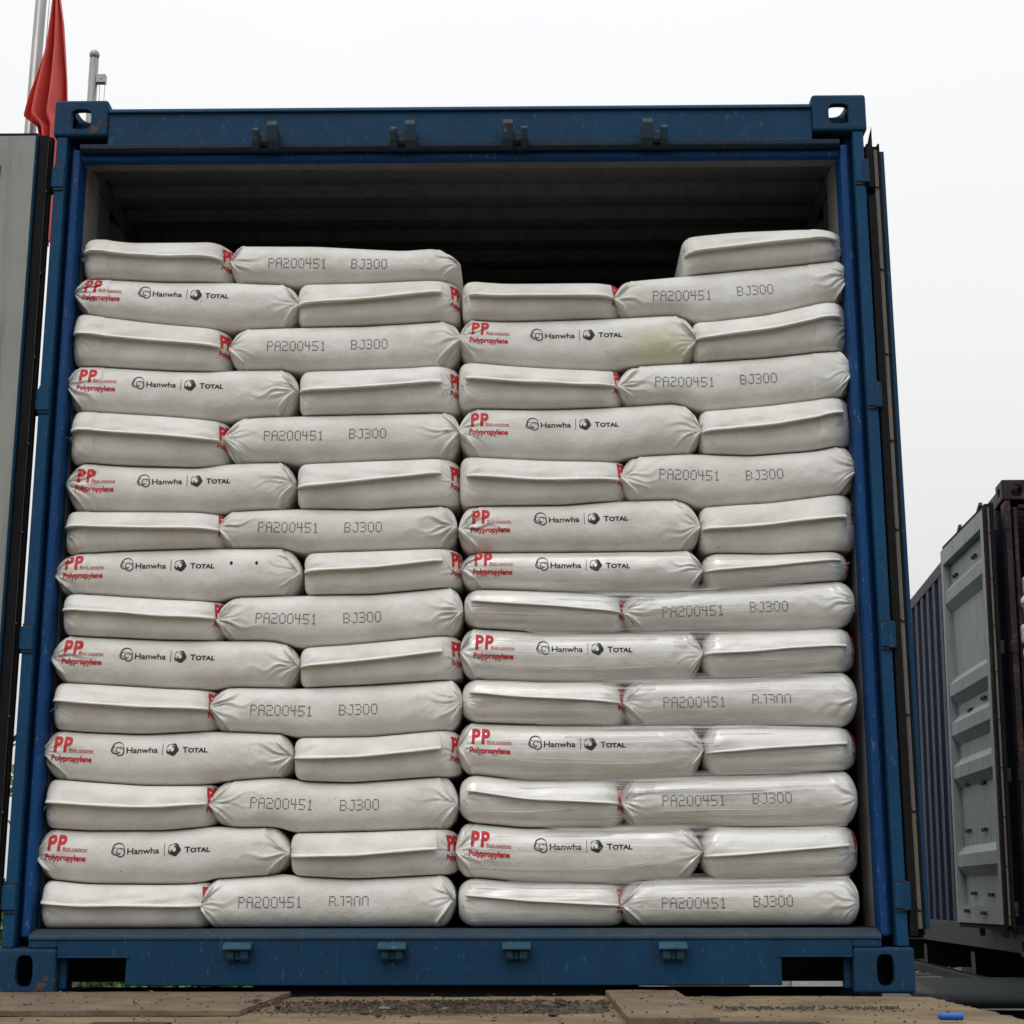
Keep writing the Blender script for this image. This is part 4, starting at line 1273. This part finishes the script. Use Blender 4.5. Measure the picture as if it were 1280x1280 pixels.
def slab(name, x0, x1, y0, y1, z0, z1, mat, label, cat, seed, rough=0.0016):
    r_ = random.Random(seed); f_ = sines(r_, 8, 10, 50)
    n, m_ = max(6, int((x1-x0)/0.02)), max(8, int((y1-y0)/0.02))
    X, Y = np.meshgrid(np.linspace(x0, x1, n), np.linspace(y0, y1, m_))
    X = X+0.004*f_(Y*2, X*0)*((X <= x0+1e-6)|(X >= x1-1e-6))
    Z = z1+rough*f_(X, Y)
    vs = np.stack([X, Y, Z], -1).reshape(-1, 3).tolist()
    fs = [(j*n+i, j*n+i+1, (j+1)*n+i+1, (j+1)*n+i) for j in range(m_-1) for i in range(n-1)]
    n0 = len(vs)
    lp = [i for i in range(n)]+[j*n+n-1 for j in range(1, m_)]+[(m_-1)*n+i for i in range(n-2, -1, -1)]+[j*n for j in range(m_-2, 0, -1)]
    for k in lp: vs.append((vs[k][0], vs[k][1], z0))
    for k in range(len(lp)): fs.append((lp[(k+1) % len(lp)], lp[k], n0+k, n0+(k+1) % len(lp)))
    o = obj(name, vs, fs, mat)
    return tag(o, label, cat)
slab('dock_plate', 0.400, 0.582, -1.085, -0.030, -0.002, 0.0115, M['plate'], 'narrow rusty steel plate lying on the dock right of the dirt', 'steel plate', 1)
slab('dock_plate', -1.60, -0.425, -0.80, -0.032, -0.002, 0.0085, M['plate'], 'wide worn plate on the dock under the left container corner', 'steel plate', 2)
slab('slot_shade', -0.665, -0.51, -1.17, -1.085, -0.002, 0.005, M['dark_steel'], 'dark strip standing for a shaded slot in the dock at the lower left edge', 'strip', 5, 0.0004)  # flat dark slab in place of a recess, its shade put into the colour
slab('slot_shade', 0.53, 0.775, -1.19, -1.092, -0.002, 0.005, M['dark_steel'], 'dark strip standing for a shaded slot at the near end of the narrow rusty plate', 'strip', 6, 0.0004)

# dirt swept into a low ridge
rng = random.Random(11)
mb = MB()
def clod(mb, c, r, mi):
    base = len(mb.v); seg, rg = 6, 4
    ph = [rng.uniform(0.55, 1.25) for _ in range(40)]
    k_ = 0
    sx, sy, sz = rng.uniform(.7, 1.6), rng.uniform(.7, 1.4), rng.uniform(.4, .8)
    for i in range(rg+1):
        t = math.pi*i/rg
        for k in range(seg):
            p = 2*math.pi*k/seg; q = r*ph[(i*seg+k) % 40] if 0 < i < rg else r*0.8
            mb.v.append((c[0]+q*sx*math.sin(t)*math.cos(p), c[1]+q*sy*math.sin(t)*math.sin(p), c[2]+q*sz*math.cos(t)))
    for i in range(rg):
        for k in range(seg):
            k2 = (k+1) % seg
            mb.f.append((base+i*seg+k, base+(i+1)*seg+k, base+(i+1)*seg+k2, base+i*seg+k2)); mb.mi.append(mi)
for _ in range(3600):
    x = rng.triangular(-0.46, 0.42, -0.05) if rng.random() < 0.8 else rng.uniform(-0.46, 0.39)
    y = -0.56+rng.gauss(0, 0.10)
    r = rng.uniform(0.0010, 0.0038)*(2.6 if rng.random() < 0.04 else 1)
    h = 0.016*math.exp(-((y+0.56)/0.10)**2)*rng.random()
    clod(mb, (x, y, 0.001+h), r, 1 if rng.random() < 0.08 else 0)
for _ in range(420):
    x, y = rng.uniform(-1.1, 1.2), rng.uniform(-1.1, -0.05)
    clod(mb, (x, y, 0.013 if 0.40 < x < 0.58 or (x < -0.43 and y > -0.79) else 0.002), rng.uniform(0.001, 0.0038), 1 if rng.random() < 0.3 else 0)
for _ in range(330):
    x, y = rng.uniform(0.62, 1.05), -0.60+rng.gauss(0, 0.04)
    clod(mb, (x, y, 0.001), rng.uniform(0.001, 0.004), 0)
tag(mb.build('dirt', [M['soil'], M['stone']], smooth=False), 'loose brown dirt and grit swept into a ridge on the dock', 'dirt', kind='stuff')
# low mound under the clods
n, m_ = 90, 26
X, Y = np.meshgrid(np.linspace(-0.42, 0.398, n), np.linspace(-0.92, -0.22, m_))
f_ = sines(rng, 8, 8, 30); f2_ = sines(rng, 8, 40, 110)
Zm = 0.021*np.exp(-((Y+0.57+0.04*f_(X, X*0))/0.12)**2)*(0.7+0.6*f_(X, Y))*sst(0, .10, X+0.42)*sst(0, .06, 0.398-X)+0.004*f2_(X, Y)-0.007
obj_ = obj('soil_ridge', np.stack([X, Y, Zm], -1).reshape(-1, 3).tolist(), [(j*n+i, j*n+i+1, (j+1)*n+i+1, (j+1)*n+i) for j in range(m_-1) for i in range(n-1)], M['soil'], smooth=True)
tag(obj_, 'low ridge of brown soil on the dock before the container sill', 'soil', kind='stuff')

# small blue tube lying on the dock
mb = MB()
c = tag(empty('plastic_tube', (1.064, -1.0, 0.008), R(-3)), 'small bright blue plastic tube lying on the dock at the lower right', 'tube')
mb.tube([(-0.026, 0, 0), (0.020, 0, 0)], [0.0075, 0.0075], 18)
mb.build('body', [M['blue_plastic']], c, smooth=False, bevel=0.001)
mb = MB(); mb.tube([(-0.030, 0, 0), (-0.0255, 0, 0)], 0.0055, 14); mb.build('cap', [M['blue_plastic']], c, bevel=0.001)

# trailer chassis that carries the blue container
def wheel(parent, x, y, r=0.50, w_=0.26):
    t = MB(); t.tube([(x-w_/2, y, GZ+r), (x-w_/2+0.02, y, GZ+r), (x+w_/2-0.02, y, GZ+r), (x+w_/2, y, GZ+r)], [r-0.03, r, r, r-0.03], 32)
    t.build('wheel', [M['rubber']], parent, smooth=False, bevel=0.01)
def chassis(label, loc, rz, length, mat, front=-0.0, wheels=True):
    c = tag(empty('trailer_chassis', loc, rz), label, 'trailer')
    for sx in (-1, 1):
        mb = MB(); a, b = sorted((sx*0.42, sx*0.50)); mb.box(a, b, 0.15+front, length, -0.32, 0.012); mb.build('main_beam', [mat], c)
        if wheels:
            for k in range(3):
                wheel(c, sx*0.95, 1.5+1.3*k)
    mb = MB(); mb.box(-0.54, 0.40, 0.06+front, 0.14+front, -0.24, 0.018); mb.build('rear_beam', [mat], c, bevel=0.004)
    for y in (0.30, length-0.3):
        mb = MB(); mb.prism([(-1.19, -0.002), (-1.19, -0.16), (1.19, -0.16), (1.19, -0.002), (1.07, -0.002), (1.07, -0.10), (0.505, -0.10), (0.505, -0.33), (-0.505, -0.33), (-0.505, -0.10), (-1.07, -0.10), (-1.07, -0.002)], y, y+0.12, 'y')
        mb.build('bolster', [mat], c)
    for k in range(3):
        mb = MB(); mb.tube([(-0.9, 1.5+1.3*k, GZ+0.5), (0.9, 1.5+1.3*k, GZ+0.5)], 0.06, 12); mb.build('axle', [mat], c)
    return c
chassis('dark steel trailer chassis carrying the blue container', (0, 0, 0), 0, 6.0, M['dark_steel'])

# trailer below the far container: green tail plate, grey beam
ca, sa = math.cos(R(4.6)), math.sin(R(4.6))
fx0, fy0 = far.location.x, far.location.y
def FL(x, y): return (fx0+x*ca+y*sa, fy0-x*sa+y*ca)
t = tag(empty('flatbed_trailer', (fx0, fy0, 0), -R(4.6)), 'dark green flatbed trailer below the far maroon container', 'trailer')
for sx in (-1, 1):
    a, b = sorted((sx*0.42, sx*0.52)); mb = MB(); mb.box(a, b, -0.5, 6.2, -0.52, -0.25); mb.build('main_beam', [M['dark_steel']], t)
    for k in range(3): wheel(t, sx*0.98, 2.2+1.25*k, r=0.42)
    a, b = sorted((sx*1.14, sx*1.22)); mb = MB(); mb.box(a, b, 0.0, 6.2, -0.27, -0.215); mb.build('side_rail', [M['green_steel']], t, bevel=0.004)
for y in (0.02, 2.0, 4.0, 5.85):
    mb = MB(); mb.box(-1.135, 1.135, y, y+0.14, -0.249, -0.081); mb.build('bolster', [M['dark_steel']], t)
# sloped, dented tail deck
mb = MB()
n = 26
f_ = sines(random.Random(8), 6, 2, 9)
for j, (yy, zz) in enumerate(((-0.03, -0.150), (-0.40, -0.165), (-0.86, -0.185), (-0.92, -0.200), (-0.925, -0.255))):
    for i in range(n):
        x = -1.95+3.25*i/(n-1)
        mb.v.append((x, yy, zz+0.012*float(f_(np.array(x), np.array(yy)))))
for j in range(4):
    for i in range(n-1):
        a = j*n+i; mb.f.append((a, a+1, a+n+1, a+n)); mb.mi.append(0)
o = mb.build('tail_deck', [M['green_steel']], t, smooth=True)
sm = o.modifiers.new('solid', 'SOLIDIFY'); sm.thickness = 0.012
mb = MB(); mb.box(-0.93, 1.30, -0.90, -0.84, -1.15, -0.27); mb.build('tail_panel', [M['green_steel']], t)
mb = MB(); mb.box(-1.95, -0.935, -0.80, -0.76, -1.25, -0.27); mb.build('mud_flap', [M['rubber']], t)
mb = MB(); mb.box(-0.80, -0.76, -0.935, -0.902, -0.30, -0.16); mb.build('marker_post', [M['green_steel']], t)
mb = MB(); mb.box(-0.862, -0.832, -0.932, -0.915, -0.275, -0.215); mb.build('reflector', [M['orange_lens']], t)

# sacks inside the far container: only the left ends show past its post
src_s = [o for o in COL.objects if o.name.startswith('sack') and 'left stack' in (o.get('label') or '') and 'red PP' in o['label']]
src_e = [o for o in COL.objects if o.name.startswith('sack') and 'left stack' in (o.get('label') or '') and 'end-on' in o['label']]
def copy_tree(o, parent=None):
    c = o.copy(); COL.objects.link(c); c.parent = parent
    for ch in o.children: copy_tree(ch, c)
    return c
z = 0.170-0.078
HGT = 0.136
for i in range(14):
    base = src_s[i % len(src_s)] if i % 2 == 0 else src_e[i % len(src_e)]
    c = copy_tree(base)
    half = 0.335 if i % 2 == 0 else 0.235
    lx, ly = FL(-1.145+half+0.014*math.sin(i*2.1)+(z+i*HGT)*0.0175, base.location.y-0.090)
    c.location = (lx, ly, z+i*HGT)
    c.rotation_euler = (0, R(1.0), -R(4.6))
    c['label'] = 'sack with its left end showing past the far container post, %s layer from the floor' % (['first', 'second', 'third', 'fourth', 'fifth', 'sixth', 'seventh', 'eighth', 'ninth', 'tenth', 'eleventh', 'twelfth', 'thirteenth', 'fourteenth'][i])
    c['category'] = 'sack'; c['group'] = 'white sacks stacked in the far maroon container'

src_l = [o for o in COL.objects if o.name.startswith('sack') and 'left stack' in (o.get('label') or '') and 'lot code' in o['label']]
ORDF = ['first', 'second', 'third', 'fourth', 'fifth', 'sixth', 'seventh', 'eighth', 'ninth', 'tenth', 'eleventh', 'twelfth', 'thirteenth', 'fourteenth']
for i in range(14):
    base = src_e[(i+1) % len(src_e)] if i % 2 == 0 else src_l[i % len(src_l)]
    c = copy_tree(base)
    off = 0.67+0.235 if i % 2 == 0 else 0.47+0.335
    lx, ly = FL(-1.145+off+(z+i*HGT)*0.0175, base.location.y-0.07)
    c.location = (lx, ly, z+i*HGT-off*math.sin(R(1.0)))
    c.rotation_euler = (0, R(1.0), -R(4.6))
    c['label'] = 'sack second from the left post in the far container, %s layer up' % ORDF[i]
    c['category'] = 'sack'; c['group'] = 'white sacks stacked in the far maroon container'

# ------------------------------------------------------------------ flagpoles
def lerp(a, b, t_): return a+(b-a)*t_
def flagpole(loc, top, r0, r1, label, pulley=True, rope_dx=0.16):
    c = tag(empty('flagpole', loc), label, 'flagpole')
    H = top-loc[2]
    mb = MB(); mb.tube([(0, 0, 0), (0, 0, H*0.5), (0, 0, H)], [r0, lerp(r0, r1, .5), r1], 24); mb.build('pole', [M['pole']], c, smooth=False)
    for p in c.children[0].data.polygons: p.use_smooth = len(p.vertices) == 4
    mb = MB(); mb.ball((0, 0, H+r1*1.0), r1*1.15, 24, 14); mb.build('finial', [M['pole']], c, smooth=True)
    mb = MB(); mb.box(r1*0.8, r1+0.095, -0.035, 0.035, H-0.30, H-0.20); mb.tube([(r1+0.05, -0.04, H-0.25), (r1+0.05, 0.04, H-0.25)], 0.016, 10)
    mb.build('pulley_bracket', [M['pole']], c, bevel=0.004)
    mb = MB(); mb.tube([(r1+0.03, 0, H-0.29), (r1+0.03, 0, 1.2)], 0.0035, 6); mb.build('halyard', [M['rope']], c)
    mb = MB(); mb.tube([(r1+0.085, 0, H-0.29), (r1+0.085, 0, 1.2)], 0.0035, 6); mb.build('halyard', [M['rope']], c)
    mb = MB(); mb.box(-0.25, 0.25, -0.25, 0.25, 0.0, 0.15); mb.build('base', [M['yard']], c, bevel=0.02)
    return c
flagpole((-4.650, 12, GZ), 9.41, 0.070, 0.050, 'short pale flagpole with ball finial, standing behind the container corner')
p1 = flagpole((-4.385, 9, GZ), 11.6, 0.062, 0.047, 'tall grey flagpole left of the red flag')
p1.rotation_euler = (0, R(0.55), 0)

# limp red flag hanging in folds from the tall pole's halyard
prof_z = [8.33, 8.0, 7.70, 7.45, 7.25, 7.05, 6.95, 6.6, 6.2, 5.87]
lft = [-4.150, -4.188, -4.220, -4.275, -4.322, -4.350, -4.215, -4.140, -4.120, -4.085]
rgt_ = [-4.112, -4.050, -4.015, -3.988, -3.975, -3.985, -4.000, -4.020, -4.030, -4.060]
zz = np.linspace(8.36, 5.87, 90)
lz = np.interp(-zz, [-q for q in prof_z], lft); rz_ = np.interp(-zz, [-q for q in prof_z], rgt_)
fv = []; ff = []
nu = 60
rng = random.Random(21)
fw_ = sines(rng, 4, 2, 5)
for i, z_ in enumerate(zz):
    wd = rz_[i]-lz[i]
    for k in range(nu+1):
        u = k/nu
        fold = math.sin(u*math.pi*5.0+0.5*math.sin(z_*1.7))*0.105*(0.3+0.7*min(1, (8.4-z_)/1.2))
        fold2 = math.sin(u*math.pi*11+z_*0.9)*0.022
        fv.append((0.045+lz[i]+wd*(u+0.05*math.sin(u*math.pi*5+1.0)*math.sin(math.pi*u)), 8.80+fold+fold2+0.02*float(fw_(np.array(u*1.0), np.array(z_*0.6))), z_+0.02*math.sin(u*9+z_)))
for i in range(len(zz)-1):
    for k in range(nu):
        a = i*(nu+1)+k; ff.append((a, a+1, a+nu+2, a+nu+1))
fl = obj('flag', fv, ff, M['flag'], smooth=True)
fl.modifiers.new('solid', 'SOLIDIFY').thickness = 0.002
tag(fl, 'plain red flag hanging limp in folds beside the tall pole', 'flag')

# ------------------------------------------------------------------ greenery and goods beyond
def foliage(mb, c, rad, n, leaf, rng, hollow=0.35):
    cl = []
    for _ in range(max(6, n//90)):
        d = Vector((rng.gauss(0, 1), rng.gauss(0, 1), rng.gauss(0, 0.9))).normalized()
        q = rng.uniform(hollow, 1.0)
        cl.append(Vector((c[0]+d.x*rad[0]*q, c[1]+d.y*rad[1]*q, c[2]+d.z*rad[2]*q)))
    for _ in range(n):
        p = rng.choice(cl); s = 0.22*max(rad)
        p = p+Vector((rng.gauss(0, s), rng.gauss(0, s), rng.gauss(0, s*0.8)))
        if p.z < GZ+0.05: p.z = GZ+0.05+rng.random()*0.2
        a = Vector((rng.gauss(0, 1), rng.gauss(0, 1), rng.gauss(0, 1))).normalized()
        b = a.orthogonal().normalized(); l = leaf*rng.uniform(.6, 1.3)
        mb.add([tuple(p-a*l), tuple(p+b*l*0.45), tuple(p+a*l), tuple(p-b*l*0.45)], [(0, 1, 2, 3)])
def tree(loc, h, crown, n, leaf, label, cat, seed, name, group=None):
    rng = random.Random(seed)
    t = tag(empty(name, loc), label, cat, group)
    mb = MB(); L = h-crown[2]*0.9
    pts = [(0, 0, 0), (0.05, 0.03, L*0.5), (0.02, -0.02, L)]
    mb.tube(pts, [0.11*h/4, 0.08*h/4, 0.06*h/4], 10)
    for _ in range(7):
        a = rng.uniform(0, 6.28); q = rng.uniform(0.5, 0.9)
        mb.tube([(0.03, 0, L*rng.uniform(.6, 1)), (crown[0]*q*.5*math.cos(a), crown[1]*q*.5*math.sin(a), L+crown[2]*.3), (crown[0]*q*math.cos(a), crown[1]*q*math.sin(a), L+crown[2]*rng.uniform(.4, .9))], [0.035*h/4, 0.025*h/4, 0.01], 7)
    mb.build('trunk', [M['bark']], t, smooth=True)
    mb = MB(); foliage(mb, (0, 0, L+crown[2]*0.2), crown, n, leaf, rng)
    for i, v in enumerate(mb.v):
        if v[2] < 0.05: mb.v[i] = (v[0], v[1], 0.05)
    mb.build('crown', [M['leaf']], t)
    return t
tree((-7.4, 14.5, GZ), 3.9, (1.5, 1.2, 1.5), 5200, 0.085, 'green leafy tree left of the blue container, seen past its hinge post', 'tree', 4, 'broadleaf_tree')
tree((-10.2, 17.0, GZ), 3.4, (1.7, 1.4, 1.3), 4200, 0.09, 'lower green tree further left behind the open door', 'tree', 5, 'broadleaf_tree')
def shrub(loc, r, n, label, seed):
    rng = random.Random(seed)
    t = tag(empty('shrub', loc), label, 'shrub', 'shrubs seen beneath the blue container')
    mb = MB()
    for _ in range(9):
        a = rng.uniform(0, 6.28); mb.tube([(0, 0, 0), (r[0]*.5*math.cos(a), r[1]*.5*math.sin(a), r[2]*1.1)], [0.018, 0.006], 5)
    mb.build('stem', [M['bark']], t)
    mb = MB(); cl = []
    foliage(mb, (0, 0, r[2]), r, n, 0.055, rng, 0.2)
    for i, v in enumerate(mb.v):
        if v[2] < 0.02: mb.v[i] = (v[0], v[1], 0.02)
    mb.build('crown', [M['leaf']], t)
shrub((-4.2, 12.0, GZ), (0.9, 0.8, 0.75), 4200, 'leafy shrub seen under the left end of the sill', 31)
shrub((-3.0, 12.3, GZ), (0.8, 0.8, 0.72), 3800, 'leafy shrub seen beneath the sill just right of the left pocket opening', 32)
shrub((-1.9, 12.6, GZ), (0.7, 0.7, 0.66), 3000, 'leafy shrub seen beneath the sill left of the trailer beam', 33)

def bulk_bag(loc, w_, h, label, seed):
    rng = random.Random(seed); f_ = sines(rng, 6, 6, 18)
    n, m_ = 64, 16; vs = []; fs = []
    for j in range(m_+1):
        t_ = j/m_
        for k in range(n):
            a = 2*math.pi*k/n; c_, s_ = math.cos(a), math.sin(a)
            sq = (abs(c_)**5+abs(s_)**5)**(-1/5)
            r = w_/2*sq*(1+0.08*math.sin(math.pi*t_))*(1-0.25*max(0, t_-0.9)*10*0.4)+0.025*float(f_(np.array(a*2.2), np.array(t_*0.4)))
            vs.append((r*c_, r*s_, h*t_))
    for j in range(m_):
        for k in range(n): fs.append((j*n+k, j*n+(k+1) % n, (j+1)*n+(k+1) % n, (j+1)*n+k))
    fs.append(tuple(range(n-1, -1, -1))); fs.append(tuple(m_*n+k for k in range(n)))
    o = obj('bulk_bag', vs, fs, M['hem'], None, loc, smooth=True)
    tag(o, label, 'bulk bag', 'white bulk bags seen beneath the blue container')
    mb = MB()
    for sx in (-1, 1):
        for sy in (-1, 1):
            mb.tube([(sx*w_*.42, sy*w_*.42, h*0.9), (sx*w_*.36, sy*w_*.36, h+0.16), (sx*w_*.25, sy*w_*.36, h+0.16), (sx*w_*.2, sy*w_*.42, h*0.93)], 0.015, 6)
    mb.build('lifting_loop', [M['hem']], o)
bulk_bag((1.88, 8.2, GZ), 0.46, 1.22, 'white bulk bag seen beneath the sill left of the right pocket opening', 1)
bulk_bag((2.42, 8.4, GZ), 0.46, 1.25, 'white bulk bag seen through the right pocket opening', 2)
# timber stack
c = tag(empty('pallet_stack', (1.42, 7.6, GZ)), 'orange brown timber pallets seen beneath the sill left of the white bags', 'pallets')
for k in range(8):
    mb = MB(); z0 = k*0.145
    for y in (-0.35, 0, 0.35): mb.box(-0.28, 0.28, y-0.05, y+0.05, z0, z0+0.10)
    for q in range(5): mb.box(-0.28+q*0.12, -0.28+q*0.12+0.085, -0.4, 0.4, z0+0.1005, z0+0.122)
    mb.build('pallet', [M['timber']], c)

# clipped hedge along the far side of the yard
rng = random.Random(61)
mb = MB()
for _ in range(15000):
    x = rng.uniform(-24, 26); f = rng.random()
    p = Vector((x, 33+rng.uniform(-0.5, 0.5), GZ+0.05+2.2*f**0.8+0.25*math.sin(x*0.7)*f))
    a = Vector((rng.gauss(0, 1), rng.gauss(0, 1), rng.gauss(0, 1))).normalized(); b = a.orthogonal().normalized(); l = rng.uniform(.12, .24)
    mb.add([tuple(p-a*l), tuple(p+b*l*0.5), tuple(p+a*l), tuple(p-b*l*0.5)], [(0, 1, 2, 3)])
hd = tag(empty('hedge', (0, 0, 0)), 'long green hedge far behind, along the edge of the yard', 'hedge')
mb.build('foliage', [M['leaf']], hd)
for k in range(24):
    mb = MB(); mb.tube([(-24+k*2.15, 33, GZ), (-24+k*2.15+0.1, 33, GZ+1.6)], [0.06, 0.03], 6); mb.build('stem', [M['bark']], hd)

# unseen block added behind the camera to shade the low sky before the sacks
blocker = tag(empty('sky_blocker', (0, -12.5, GZ)), 'added unseen dark block behind the camera, shading the low sky', 'light blocker')
mb = MB(); mb.box(-16, 16, -8, 0, 0, 4.3); mb.build('blocker_wall', [M['yard']], blocker)
mb = MB(); mb.prism([(-8.3, 4.3), (0.5, 4.3), (0.5, 4.42), (-3.9, 5.6), (-8.3, 4.42)], -16.3, 16.3, 'x'); mb.build('roof', [M['dark_steel']], blocker)  # upper part of the added sky blocker
for k in range(5):
    mb = MB(); mb.box(-13+k*5.6, -13+k*5.6+3.4, 0.002, 0.05, 0.002, 3.3); mb.build('blocker_shutter', [M['grey_rail']], blocker)
